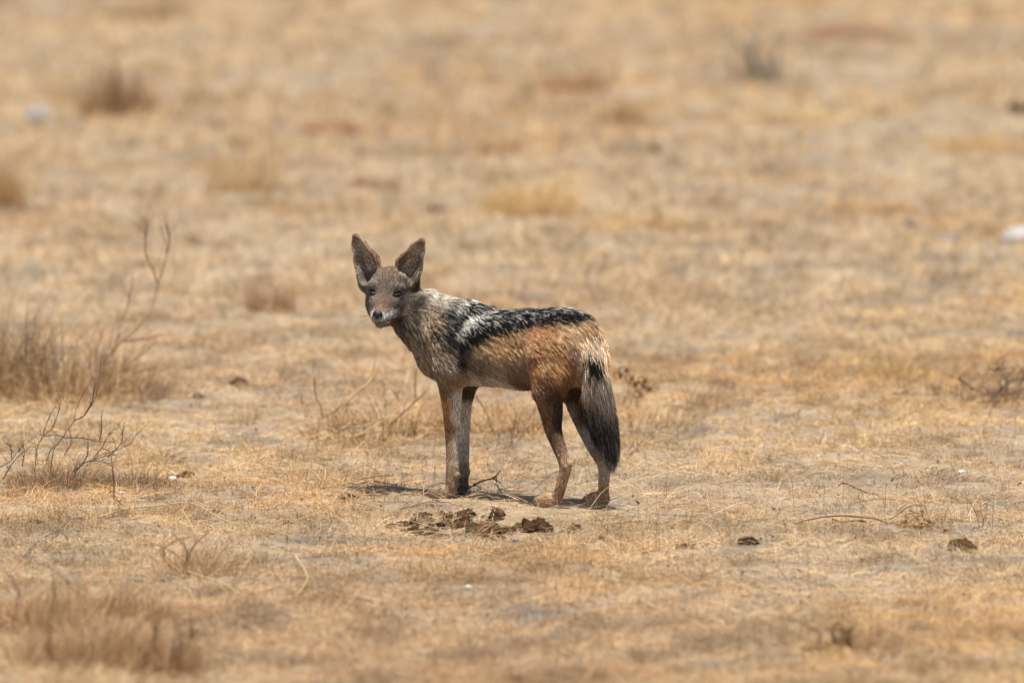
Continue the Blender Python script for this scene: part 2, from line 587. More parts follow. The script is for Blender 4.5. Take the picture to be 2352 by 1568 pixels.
for px, py, c in [
    # head
    (895, 622, (160, 130, 108)), (880, 640, (146, 126, 110)), (905, 645, (142, 122, 106)), (880, 662, (146, 128, 110)), (882, 685, (150, 120, 96)),
    (872, 705, (160, 128, 102)), (884, 708, (160, 128, 104)), (862, 702, (154, 124, 102)), (916, 684, (186, 174, 160)), (852, 684, (180, 168, 154)), (890, 700, (150, 118, 94)),
    (900, 727, (246, 240, 232)), (890, 732, (242, 236, 228)), (910, 721, (236, 228, 218)), (882, 736, (236, 228, 220)), (852, 725, (226, 216, 206)), (875, 745, (175, 165, 155)),
    (945, 680, (140, 122, 104)), (930, 712, (152, 132, 110)), (913, 702, (128, 114, 104)), (920, 690, (142, 126, 112)), (850, 700, (152, 134, 118)), (846, 685, (152, 136, 120)),
    (908, 658, (164, 150, 134)), (852, 659, (160, 146, 130)), (934, 655, (112, 96, 82)), (955, 660, (108, 94, 80)),
    (962, 700, (105, 92, 78)), (945, 650, (150, 132, 112)),
    # neck, throat, chest
    (985, 668, (222, 208, 188)), (975, 660, (216, 202, 182)), (1010, 688, (205, 190, 168)), (1035, 698, (196, 184, 166)), (1000, 715, (140, 124, 104)), (985, 740, (140, 122, 100)), (925, 742, (96, 84, 72)), (930, 765, (150, 134, 116)), (955, 735, (112, 98, 82)),
    (955, 795, (152, 134, 114)), (975, 835, (160, 138, 110)), (960, 765, (138, 120, 100)), (995, 770, (156, 132, 100)), (1000, 800, (160, 136, 104)), (1012, 825, (130, 110, 86)),
    (1035, 800, (118, 100, 80)), (1062, 830, (92, 78, 62)), (1050, 800, (105, 90, 72)), (1030, 850, (172, 154, 134)), (1015, 870, (160, 136, 108)), (1040, 880, (162, 132, 98)), (1000, 865, (150, 130, 104)),
    # forelegs
    (1018, 905, (140, 104, 70)), (1024, 930, (194, 132, 76)), (1028, 970, (172, 116, 68)), (1026, 990, (160, 108, 64)), (1030, 1010, (164, 126, 90)), (1032, 1045, (166, 134, 102)), (1034, 1090, (160, 132, 102)), (1020, 1132, (180, 154, 128)), (1036, 1120, (164, 136, 108)),
    (1052, 920, (226, 216, 205)), (1049, 960, (222, 212, 200)), (1048, 1010, (210, 200, 188)), (1047, 1050, (172, 158, 144)), (1047, 1085, (140, 118, 96)),
    (1074, 905, (84, 72, 60)), (1070, 940, (206, 196, 184)), (1068, 985, (212, 202, 190)), (1067, 1040, (190, 178, 164)), (1066, 1085, (150, 134, 118)), (1062, 1110, (116, 100, 84)),
    # flank and belly
    (1105, 805, (172, 140, 98)), (1140, 815, (196, 156, 102)), (1170, 795, (190, 146, 94)), (1200, 780, (180, 138, 94)), (1190, 820, (186, 150, 104)), (1110, 840, (150, 126, 96)), (1085, 840, (120, 100, 76)), (1150, 850, (168, 142, 110)),
    (1090, 868, (176, 160, 140)), (1130, 878, (190, 176, 158)), (1180, 868, (136, 106, 86)), (1205, 885, (120, 90, 74)), (1205, 850, (150, 116, 88)), (1160, 885, (190, 176, 158)), (1085, 880, (190, 178, 160)),
    # haunch
    (1230, 765, (186, 134, 90)), (1250, 760, (190, 134, 88)), (1228, 800, (182, 138, 92)), (1231, 845, (178, 116, 68)), (1242, 815, (180, 120, 74)), (1252, 835, (186, 142, 98)), (1262, 800, (184, 136, 88)), (1285, 840, (192, 138, 86)), (1225, 875, (186, 128, 82)), (1265, 860, (178, 128, 82)),
    (1300, 765, (196, 162, 120)), (1310, 790, (190, 150, 112)), (1318, 815, (160, 118, 96)), (1310, 850, (160, 112, 68)), (1300, 880, (140, 100, 66)), (1280, 745, (188, 142, 98)),
    (1238, 905, (140, 104, 76)), (1270, 915, (92, 72, 56)), (1285, 935, (78, 60, 48)), (1284, 970, (62, 48, 40)), (1250, 950, (136, 96, 64)), (1258, 985, (130, 94, 66)), (1272, 1010, (110, 84, 64)), (1290, 1030, (130, 102, 78)),
    (1300, 1060, (170, 136, 102)), (1293, 1100, (184, 148, 112)), (1282, 1140, (172, 134, 98)), (1262, 1152, (180, 146, 114)),
    (1318, 905, (112, 80, 56)), (1330, 950, (80, 62, 50)), (1322, 950, (150, 140, 130)), (1345, 1010, (170, 164, 158)), (1362, 1050, (180, 172, 164)), (1388, 1110, (184, 144, 104)), (1374, 1110, (196, 180, 162)), (1385, 1145, (174, 136, 100)), (1378, 1158, (190, 160, 128)),
    # tail
    (1340, 762, (180, 142, 100)), (1365, 765, (170, 130, 92)), (1340, 795, (244, 224, 190)), (1368, 795, (234, 212, 180)), (1386, 810, (226, 184, 138)), (1345, 835, (242, 216, 178)), (1392, 840, (226, 196, 160)), (1338, 862, (220, 190, 150)),
    (1350, 890, (140, 122, 104)), (1375, 885, (116, 102, 90)), (1395, 900, (128, 114, 100)), (1385, 925, (104, 91, 82)), (1360, 925, (80, 67, 58)), (1405, 935, (104, 91, 81)), (1365, 950, (54, 45, 40)), (1385, 960, (64, 54, 48)), (1402, 965, (66, 57, 51)), (1380, 980, (36, 30, 28)), (1402, 985, (42, 35, 32)),
    (1370, 985, (48, 39, 35)), (1375, 1000, (30, 25, 23)), (1395, 1005, (32, 26, 24)), (1392, 1025, (18, 16, 15)), (1400, 1045, (16, 14, 14)),
]:
    sd(px, py, c)
P_ = np.array([s[0] for s in SEEDS]); C_ = np.array([s[1] for s in SEEDS])
rel = P_ - ORG
inhead = (np.linalg.norm(P_ - HC, axis=1) < 0.13) & ((P_ - HC) @ hf > -0.03)
Pm = P_.copy()
vm = rel @ AX_V
Pm = P_ - 2 * np.outer(vm, AX_V)
hm = (P_ - HC) @ hl
Pm[inhead] = P_[inhead] - 2 * np.outer(hm[inhead], hl)
far_ = np.array([np.min(np.linalg.norm(P_ - x, axis=1)) > 0.03 for x in Pm]) & ~inhead
C_[inhead] *= 0.57
lum_ = C_ @ np.array([0.3, 0.55, 0.15])
C_ = lum_[:, None] + (C_ - lum_[:, None]) * 0.82
dg = np.maximum(C_[:, 0] - C_[:, 1], 0)
C_[:, 1] += 0.07 * dg * (~inhead)
C_[~inhead] *= np.array([1.17, 1.13, 1.11])
P_all = np.concatenate([P_, Pm[far_]]); C_all = np.concatenate([C_, C_[far_]])

EAR = [(s, H(0.000, s * 0.036 - 0.006, 0.026), H(-0.011, s * 0.0715 - 0.009, 0.1045)) for s in (-1, 1)]


def ss(x, a, b):
    t_ = np.clip((x - a) / (b - a), 0, 1)
    return t_ * t_ * (3 - 2 * t_)


def dist_poly(Q, pts):
    best = np.full(len(Q), 9.0)
    for a, b in zip(pts[:-1], pts[1:]):
        ba = b - a; h = np.clip((Q - a) @ ba / (ba @ ba), 0, 1)
        best = np.minimum(best, np.linalg.norm(Q - a - h[:, None] * ba, axis=1))
    return best


def mirrored(pts):
    return [x - 2 * ((x - ORG) @ AX_V) * AX_V for x in pts]


def stroke(pts):
    return [hit(a, b) for a, b in pts]


DARK_BANDS = [(stroke([(1030, 778), (1046, 752), (1066, 730), (1088, 712)]), 0.0105), (stroke([(1000, 780), (1016, 756), (1040, 728)]), 0.0065),
              (stroke([(1072, 792), (1085, 782), (1105, 775)]), 0.016), (stroke([(1018, 806), (1040, 792)]), 0.005), (stroke([(1058, 835), (1064, 812), (1056, 790)]), 0.009)]
PALE_BANDS = [(stroke([(1006, 776), (1030, 748), (1066, 716)]), 0.009), (stroke([(1060, 780), (1070, 757), (1088, 738)]), 0.010),
              (stroke([(1078, 755), (1100, 735), (1120, 722)]), 0.006)]
TAIL_SPOT = stroke([(1366, 840), (1367, 856)])
EYE_P = [H(0.0505, s * 0.0285, 0.0125) for s in (-1, 1)]
MOUTH = stroke([(866, 741), (880, 739), (895, 735), (908, 729), (916, 723)])
Z_EDGE = np.array([(-0.26, 0.40), (-0.228, 0.402), (-0.19, 0.405), (-0.128, 0.398), (-0.055, 0.378), (0.03, 0.360), (0.066, 0.346), (0.082, 0.352),
                   (0.092, 0.378), (0.12, 0.392), (0.16, 0.402), (0.22, 0.430), (0.30, 0.50)])
BLACK = lin((24, 22, 22)); WHITE = lin((236, 230, 218))


def coat(Q, rnd, rnd2, N):
    """coat colour at points Q; rnd, rnd2: a random number per lock and per hair"""
    d2 = np.zeros((len(Q), 3)); wsum = np.zeros(len(Q))
    for p0, c0 in zip(P_all, C_all):
        w = 1.0 / (np.sum((Q - p0) ** 2, 1) + 2e-5) ** 2.9
        d2 += w[:, None] * c0; wsum += w
    col = d2 / wsum[:, None]
    r_ = Q - ORG
    u = r_ @ AX_U; v = r_ @ AX_V; z = Q[:, 2]
    hx = (Q - HC) @ hf; hy = (Q - HC) @ hl; hz = (Q - HC) @ hu
    head = (np.linalg.norm(Q - HC, axis=1) < 0.085) & (hx > -0.045) | (hz > 0.04) & (np.linalg.norm(Q - HC, axis=1) < 0.19) & (hx > -0.06)
    # saddle
    ze = np.interp(u, Z_EDGE[:, 0], Z_EDGE[:, 1]) + (rnd - 0.5) * 0.004
    tailzone = ss(-u, 0.205, 0.235)
    sadd = ss(z - ze, -0.003, 0.006) * (~head) * (1 - ss(u, 0.13, 0.19)) * (1 - tailzone)
    depth = z - ze
    pw = 0.08 + 0.36 * ss(depth, 0.014, 0.040) + 0.10 * ss(-u, 0.02, 0.14) * ss(depth, 0.006, 0.02) + 0.06 * ss(u, 0.03, 0.12)
    white = ss(pw - (0.6 * rnd + 0.4 * rnd2), -0.12, 0.12)
    sc = BLACK + (WHITE * (0.72 + 0.5 * rnd2)[:, None] - BLACK) * (white * 0.85)[:, None]
    col = col * (1 - sadd)[:, None] + sc * sadd[:, None]
    # pepper-and-salt neck and shoulder
    pep = (~head) * ss(u, 0.10, 0.16) * ss(z, 0.33, 0.38) * (1 - sadd)
    rm_ = 0.55 * rnd + 0.45 * rnd2
    f = np.where(rm_ < 0.36, 0.38, np.where(rm_ > 0.62, 1.65, 1.0))
    col = col * (1 + pep * (f - 1))[:, None]
    for pts, r in PALE_BANDS:
        for pp in (pts, mirrored(pts)):
            w = 1 - ss(dist_poly(Q, pp) - 0.0060 + (rnd - 0.5) * 0.0025, r * 0.6, r * 1.05)
            col = col * (1 - 0.92 * w)[:, None] + (WHITE * 0.85) * (0.92 * w)[:, None]
    for pts, r in DARK_BANDS:
        for pp in (pts, mirrored(pts)):
            w = 1 - ss(dist_poly(Q, pp) - 0.0060 + (rnd - 0.5) * 0.0025, r * 0.6, r * 1.05)
            col = col * (1 - 0.96 * w)[:, None] + BLACK * (0.96 * w)[:, None]
    w = 1 - ss(dist_poly(Q, TAIL_SPOT) + (rnd - 0.5) * 0.006, 0.019, 0.027)
    col = col * (1 - w)[:, None] + BLACK * w[:, None]
    # ears: rusty back and rim, grey inside
    for s, a, b in EAR:
        ax_ = (b - a); ln = np.linalg.norm(ax_); ax_ = ax_ / ln
        al = (Q - a) @ ax_
        near = (np.linalg.norm(Q - a - np.outer(al, ax_), axis=1) < 0.036) & (al > 0.012) & (hz > 0.036)
        fr = (Q - a - np.outer(al, ax_)) @ hf
        side = ((Q - a - np.outer(al, ax_)) @ hl) * s
        rust = lin((142, 115, 92)); grey = lin((176, 160, 144)); dk = lin((78, 64, 54))
        inn = lin((150, 134, 120))
        # pale hair on the inner half, shade of the hollow painted dark on the outer half
        base = grey * (0.75 + 0.5 * rnd)[:, None]
        wd = ss(side, -0.004, 0.010) * (1 - ss(al / ln, 0.55, 0.95))
        base = base * (1 - 0.5 * wd)[:, None] + dk * (0.5 * wd)[:, None]
        rim = np.maximum(ss(al / ln, 0.86, 1.0), ss(-side, 0.012, 0.019))
        rim = np.maximum(rim, ss(-(N @ hf), 0.0, 0.3))
        base = base * np.where(rnd2 > 0.72, 1.9, np.where(rnd2 < 0.3, 0.45, 0.9))[:, None]
        base = base * (1 - rim)[:, None] + rust * rim[:, None]
        k_ = near.astype(float) * ss(al, 0.012, 0.028)
        col = col * (1 - k_)[:, None] + base * k_[:, None]
    # eye rims, tear line, mouth
    for e, s in zip(EYE_P, (-1, 1)):
        dy = ((Q - e) @ hl); dz = ((Q - e) @ hu) - dy * s * 0.20
        dd = np.sqrt((dy / 2.3) ** 2 + dz ** 2 + (0.6 * ((Q - e) @ hf)) ** 2)
        w = 1 - ss(dd, 0.0052, 0.0082)
        col = col * (1 - w)[:, None] + lin((26, 20, 18)) * w[:, None]
    for pp in (MOUTH, [x - 2 * ((x - HC) @ hl) * hl for x in MOUTH]):
        w = 0.85 * (1 - ss(dist_poly(Q, pp), 0.0018, 0.0042))
        col = col * (1 - w)[:, None] + lin((34, 28, 26)) * w[:, None]
    return col


COAT_GAIN = 0.92
jackal = thing('jackal', (0, 0, 0), 'black-backed jackal with silver and black saddle standing with its head turned back', 'jackal')
body_col = coat(BV, np.full(len(BV), 0.5), np.full(len(BV), 0.5), VN) * COAT_GAIN * 0.8
body_me = make_mesh('body', BV, [BF], body_col, M_COAT, True)
body = link('body', body_me, jackal)

# ---- fur
NH = 380000
area = np.linalg.norm(fn, axis=1)
ti = RNG.choice(len(tri), NH, p=area / area.sum())
r1_, r2_ = RNG.random(NH), RNG.random(NH)
fl = r1_ + r2_ > 1
r1_[fl] = 1 - r1_[fl]; r2_[fl] = 1 - r2_[fl]
w0 = 1 - r1_ - r2_
tr_ = tri[ti]
RP = BV[tr_[:, 0]] * w0[:, None] + BV[tr_[:, 1]] * r1_[:, None] + BV[tr_[:, 2]] * r2_[:, None]
RN = VN[tr_[:, 0]] * w0[:, None] + VN[tr_[:, 1]] * r1_[:, None] + VN[tr_[:, 2]] * r2_[:, None]
RN /= np.linalg.norm(RN, axis=1)[:, None] + 1e-9
GD = []          # guides: point, direction, length, lift


def guide(p0, d0, ln, lift):
    d0 = np.asarray(d0, float)
    GD.append((np.asarray(p0, float), d0 / np.linalg.norm(d0), ln, lift))


for u in (0.22, 0.16, 0.10, 0.04, -0.02, -0.08, -0.14, -0.19):
    guide(L(u, 0, 0.412), Lv(-1, 0, 0.05), 0.034 if u > -0.1 else 0.030, 0.42)
    guide(L(u, 0, 0.252), Lv(-1, 0, -0.1), 0.016, 0.15)
    for s in (-1, 1):
        guide(L(u, s * 0.05, 0.39), Lv(-1, s * 0.15, -0.25), 0.030, 0.30)
        guide(L(u, s * 0.068, 0.34), Lv(-1, 0, -0.45), 0.024, 0.20)
        guide(L(u, s * 0.055, 0.28), Lv(-0.9, -s * 0.1, -0.75), 0.022, 0.15)
for s in (-1, 1):
    guide(L(-0.20, s * 0.05, 0.35), Lv(-0.75, 0, -0.7), 0.026, 0.25)
    guide(L(-0.19, s * 0.06, 0.31), Lv(-0.6, 0, -0.8), 0.024, 0.22)
    guide(L(-0.14, s * 0.072, 0.30), Lv(-0.6, 0, -0.8), 0.022, 0.22)
    guide(L(0.16, s * 0.062, 0.34), Lv(-0.5, 0, -0.85), 0.020, 0.22)
    guide(L(0.22, s * 0.055, 0.34), Lv(-0.4, 0, -0.9), 0.022, 0.22)
    guide(L(0.25, s * 0.045, 0.37), Lv(-0.7, 0, -0.7), 0.026, 0.25)
guide(L(0.265, 0, 0.32), Lv(-0.1, 0, -1), 0.022, 0.2)
guide(L(0.24, 0, 0.27), Lv(-0.6, 0, -0.8), 0.020, 0.15)
for (a, ra), (b, rb) in zip(NB[:-1], NB[1:]):
    dn = (a - b) / np.linalg.norm(a - b)
    for off in (AX_V, -AX_V, AX_Z, -AX_Z * 0.9):
        guide((a + b) / 2 + off * (ra + rb) / 2, dn + np.array([0, 0, -0.35]), 0.024, 0.26)


def guide_chain(pts, ln0, ln1, lift):
    for k, (a, b) in enumerate(zip(pts[:-1], pts[1:])):
        t_ = k / max(1, len(pts) - 2)
        for h in (0.25, 0.75):
            guide(a + (b - a) * h, b - a, ln0 + (ln1 - ln0) * t_, lift)


guide_chain([B(1036, 860, 0.05), B(1038, 920, 0.047), B(1038, 985, 0.046), B(1039, 1050, 0.046), B(1038, 1118, 0.046)], 0.012, 0.006, 0.16)
guide_chain([B(1068, 870, -0.048), B(1066, 930, -0.046), B(1065, 985, -0.045), B(1064, 1050, -0.045), B(1062, 1112, -0.045)], 0.012, 0.006, 0.16)
guide_chain([B(1262, 900, 0.052), B(1267, 950, 0.051), B(1271, 985, 0.049), B(1284, 1025, 0.047), B(1298, 1066, 0.046), B(1293, 1100, 0.046), B(1280, 1142, 0.046)], 0.013, 0.005, 0.15)
guide_chain([B(1322, 885, -0.052), B(1332, 935, -0.050), B(1345, 980, -0.049), B(1364, 1025, -0.047), B(1386, 1066, -0.046), B(1387, 1105, -0.046), B(1384, 1145, -0.046)], 0.013, 0.005, 0.15)
for pc in PAWS:
    guide(np.array([pc[0], pc[1], 0.012]), FD + np.array([0, 0, -0.4]), 0.006, 0.15)
tp = [x[0] for x in TB]
tl = [0.024, 0.028, 0.034, 0.040, 0.042, 0.042, 0.038]
for k, (a, b) in enumerate(zip(tp[:-1], tp[1:])):
    for h in (0.2, 0.5, 0.8):
        guide(a + (b - a) * h, b - a, tl[k], 0.40 if k > 1 else 0.3)
for f, l, u_, d_, ln, lf in [(0.095, 0, -0.012, (-1, 0, 0.35), 0.003, 0.1), (0.07, 0, 0.0, (-1, 0, 0.45), 0.004, 0.12), (0.05, 0, 0.02, (-0.8, 0, 0.7), 0.0055, 0.18),
                             (0.045, 0, 0.04, (-0.6, 0, 0.8), 0.007, 0.2), (0.02, 0, 0.055, (-0.9, 0, 0.4), 0.009, 0.2), (-0.03, 0, 0.05, (-1, 0, -0.4), 0.014, 0.25),
                             (0.09, 0, -0.045, (-1, 0, -0.1), 0.004, 0.12), (0.05, 0, -0.055, (-1, 0, -0.2), 0.009, 0.15), (0.01, 0, -0.055, (-0.8, 0, -0.6), 0.018, 0.2)]:
    guide(H(f, l, u_), hf * d_[0] + hl * d_[1] + hu * d_[2], ln, lf)
for s in (-1, 1):
    for f, l, u_, d_, ln, lf in [(0.075, 0.016, -0.018, (-1, 0.25, -0.1), 0.004, 0.12), (0.05, 0.025, -0.02, (-1, 0.4, -0.15), 0.007, 0.16), (0.035, 0.04, 0.0, (-1, 0.5, 0), 0.007, 0.18),
                                 (0.035, 0.035, 0.03, (-0.9, 0.4, 0.5), 0.006, 0.18), (0.01, 0.05, -0.015, (-1, 0.4, -0.4), 0.014, 0.25), (-0.02, 0.05, -0.02, (-1, 0.2, -0.6), 0.020, 0.25),
                                 (0.02, 0.04, -0.04, (-0.8, 0.3, -0.6), 0.015, 0.22)]:
        guide(H(f, s * l, u_), hf * d_[0] + hl * d_[1] * s + hu * d_[2], ln, lf)
for s, a, b in EAR:
    for h in (0.25, 0.5, 0.75, 1.0):
        guide(a + (b - a) * h, (b - a) / np.linalg.norm(b - a) + hl * s * 0.15, 0.006 if h < 0.7 else 0.0032, 0.12)
dirs = np.zeros((NH, 3)); lens = np.zeros(NH); lifts = np.zeros(NH); ws = np.zeros(NH)
for p0, d0, ln, lf in GD:
    w = 1.0 / (np.sum((RP - p0) ** 2, 1) + 1e-4) ** 3
    dirs += w[:, None] * d0; lens += w * ln; lifts += w * lf; ws += w
dirs /= ws[:, None]; lens /= ws; lifts /= ws
dirs += RNG.normal(0, 0.10, (NH, 3))
dirs -= np.sum(dirs * RN, 1)[:, None] * RN
dirs /= np.linalg.norm(dirs, axis=1)[:, None] + 1e-9
# locks
NC = NH // 9
seedi = RNG.choice(NH, NC, replace=False)
kd = KDTree(NC)
for k, i in enumerate(seedi):
    kd.insert(RP[i], k)
kd.balance()
cl = np.fromiter((kd.find(p)[1] for p in RP), int, NH)
lock = seedi[cl]
rnd_lock = RNG.random(NH)[lock]
rnd_hair = RNG.random(NH)
wav = RNG.normal(0, 0.35, (NC, 3))[cl]
dirs = dirs + 0.35 * (wav - np.sum(wav * RN, 1)[:, None] * RN) * ss(lens, 0.010, 0.03)[:, None]
dirs /= np.linalg.norm(dirs, axis=1)[:, None] + 1e-9
lens *= 0.75 + 0.5 * rnd_hair
lens *= 0.80 + 0.4 * RNG.random(NH)
lifts = lifts + 0.22 * (1 - ss(lens, 0.006, 0.016))
lifts *= 0.6 + 0.8 * RNG.random(NH)
for e_, s_ in zip(EYE_P, (-1, 1)):                # no fur on the eyes, short lids round them
    dy_ = (RP - e_) @ hl; dz_ = (RP - e_) @ hu - dy_ * s_ * 0.20
    de_ = np.sqrt((dy_ / 2.3) ** 2 + dz_ ** 2 + (0.4 * ((RP - e_) @ hf)) ** 2)
    lens *= 0.06 + 0.94 * ss(de_, 0.0045, 0.0095)
KP = 5
T = np.linspace(0, 1, KP)
PT = np.zeros((NH, KP, 3))
for k, t_ in enumerate(T):
    lift = lifts * (1 - 0.45 * t_)
    PT[:, k] = RP - RN * 0.0003 + (dirs * np.cos(lift)[:, None] + RN * np.sin(lift)[:, None]) * (lens * t_)[:, None]
    PT[:, k, 2] -= 0.10 * lens * t_ * t_
intail = ss(-((RP - ORG) @ AX_U), 0.215, 0.24)
cw = ss(lens, 0.006, 0.02) * (0.45 - 0.22 * intail)
CLP = PT[lock]
for k, t_ in enumerate(T):
    off = CLP[:, k] - PT[:, k]
    PT[:, k] += off * (cw * t_ ** 1.5)[:, None]
PT[:, :, 2] = np.maximum(PT[:, :, 2], 0.002)
jit = RNG.normal(0, 0.16, NH)[:, None] * dirs * lens[:, None] + RNG.normal(0, 1, (NH, 3)) * (0.08 * lens + 0.0028 * ss(np.linalg.norm(RP - HC, axis=1), 0.08, 0.12))[:, None]
rootcol = coat(0.5 * PT[:, 2] + 0.5 * PT[:, 3] + jit, rnd_lock, rnd_hair, RN)
longh = ss(lens, 0.010, 0.022)
r3 = RNG.random(NH)
fac_s = np.where(r3 < 0.30, 0.32, np.where(r3 > 0.72, 1.9, 0.92))          # salt-and-pepper short coat
fac = (0.78 + 0.44 * rnd_hair) * (1 + longh * (0.62 * RNG.random(NH)[lock] - 0.31)) * (fac_s * (1 - longh) + (0.42 + 0.58 * fac_s) * longh)
prof0 = 1 - 0.45 * longh                    # darker underfur, ticked middle, paler tips
HCOL = np.zeros((NH, KP, 4), np.float32); HCOL[..., 3] = 1
tick = np.where(RNG.random(NH) < 0.22, 0.42, 1.0)
for k, t_ in enumerate(T):
    g = prof0 + (1.10 - prof0) * ss(np.full(NH, t_), 0.1, 0.8)
    g = g * np.where(t_ > 0.55, tick, 1.0)
    HCOL[:, k, :3] = rootcol * (g * fac * COAT_GAIN)[:, None]
cu = bpy.data.hair_curves.new('fur')
cu.add_curves([KP] * NH)
cu.points.foreach_set('position', PT.astype(np.float32).ravel())
rad0 = 0.00022 + 0.00018 * ss(lens, 0.006, 0.03)
RAD = rad0[:, None] * np.array([1.0, 1.0, 0.9, 0.65, 0.2])[None, :]
ra = cu.attributes.get('radius') or cu.attributes.new('radius', 'FLOAT', 'POINT')
ra.data.foreach_set('value', RAD.astype(np.float32).ravel())
ca = cu.attributes.new('Col', 'FLOAT_COLOR', 'POINT')
ca.data.foreach_set('color', HCOL.ravel())
cu.materials.append(M_FUR)
fur = bpy.data.objects.new('fur', cu); COL.objects.link(fur); fur.parent = jackal


# ---- eyes, nose, whiskers
def simple_mat(name, col, rough, spec=0.5, coat_=0.0):
    m_ = bpy.data.materials.new(name); m_.use_nodes = True
    b_ = m_.node_tree.nodes['Principled BSDF']
    b_.inputs['Base Color'].default_value = (*col, 1)
    b_.inputs['Roughness'].default_value = rough
    b_.inputs['Specular IOR Level'].default_value = spec
    b_.inputs['Coat Weight'].default_value = coat_
    b_.inputs['Coat Roughness'].default_value = 0.05
    return m_


M_EYE = mat_attr('eye_iris', 0.12, 0.6)
M_NOSE = mat_attr('nose_leather', 0.42, 0.5, 0, (500, 0.5, 0.002))


def uv_sphere(nu=24, nv=14):
    V = []; F4 = []
    for j in range(nv + 1):
        th = math.pi * j / nv
        for i in range(nu):
            ph = 2 * math.pi * i / nu
            V.append((math.cos(ph) * math.sin(th), math.sin(ph) * math.sin(th), math.cos(th)))
    for j in range(nv):
        for i in range(nu):
            F4.append((j * nu + i, (j + 1) * nu + i, (j + 1) * nu + (i + 1) % nu, j * nu + (i + 1) % nu))
    return np.array(V), np.array(F4)


for e, s in zip(EYE_P, (-1, 1)):
    V, F4 = uv_sphere()
    # local z looks out of the eye; almond outline
    look = hf * 0.92 + hl * s * 0.36; look /= np.linalg.norm(look)
    side = np.cross(hu, look); side /= np.linalg.norm(side)
    up = np.cross(look, side)
    side2 = side + up * 0.20 * s; side2 /= np.linalg.norm(side2)
    hitp = bvh.ray_cast(Vector(e + look * 0.05), Vector(-look))[0]
    cpt = np.array(hitp) if hitp is not None else e
    x, y, z = V[:, 0], V[:, 1], V[:, 2]
    yy = y * (1 - 0.55 * x * x)
    Wd = cpt + np.outer(x * 0.0135, side2) + np.outer(yy * 0.0038, up) + np.outer(z * 0.0044, look)
    rr = np.sqrt((x * 0.0135) ** 2 + (yy * 0.0038) ** 2)
    iris = lin((84, 58, 32)); pup = lin((10, 8, 8)); rim = lin((22, 16, 14))
    Cc = np.where((rr < 0.0022)[:, None], pup, np.where((rr < 0.0062)[:, None], iris, rim))
    link('eye', make_mesh('eye', Wd, [F4], Cc, M_EYE, True), jackal)
V, F4 = uv_sphere(28, 16)
x, y, z = V[:, 0], V[:, 1], V[:, 2]
wid = 0.0118 * (1 - 0.22 * (z < 0) * (-z))
nz = H(0.1075, 0, -0.0185)
Wd = nz + np.outer(x * 0.0088, hf) + np.outer(y * wid, hl) + np.outer(z * 0.0112, hu)
nc = np.tile(lin((24, 21, 21)), (len(V), 1))
for s in (-1, 1):
    nost = np.sqrt((y - s * 0.48) ** 2 + ((z + 0.22) * 1.2) ** 2) < 0.24
    nc[nost & (x > 0)] = lin((6, 5, 5))
    Wd[nost & (x > 0)] -= hf * 0.0025
link('nose', make_mesh('nose', Wd, [F4], nc, M_NOSE, True), jackal)


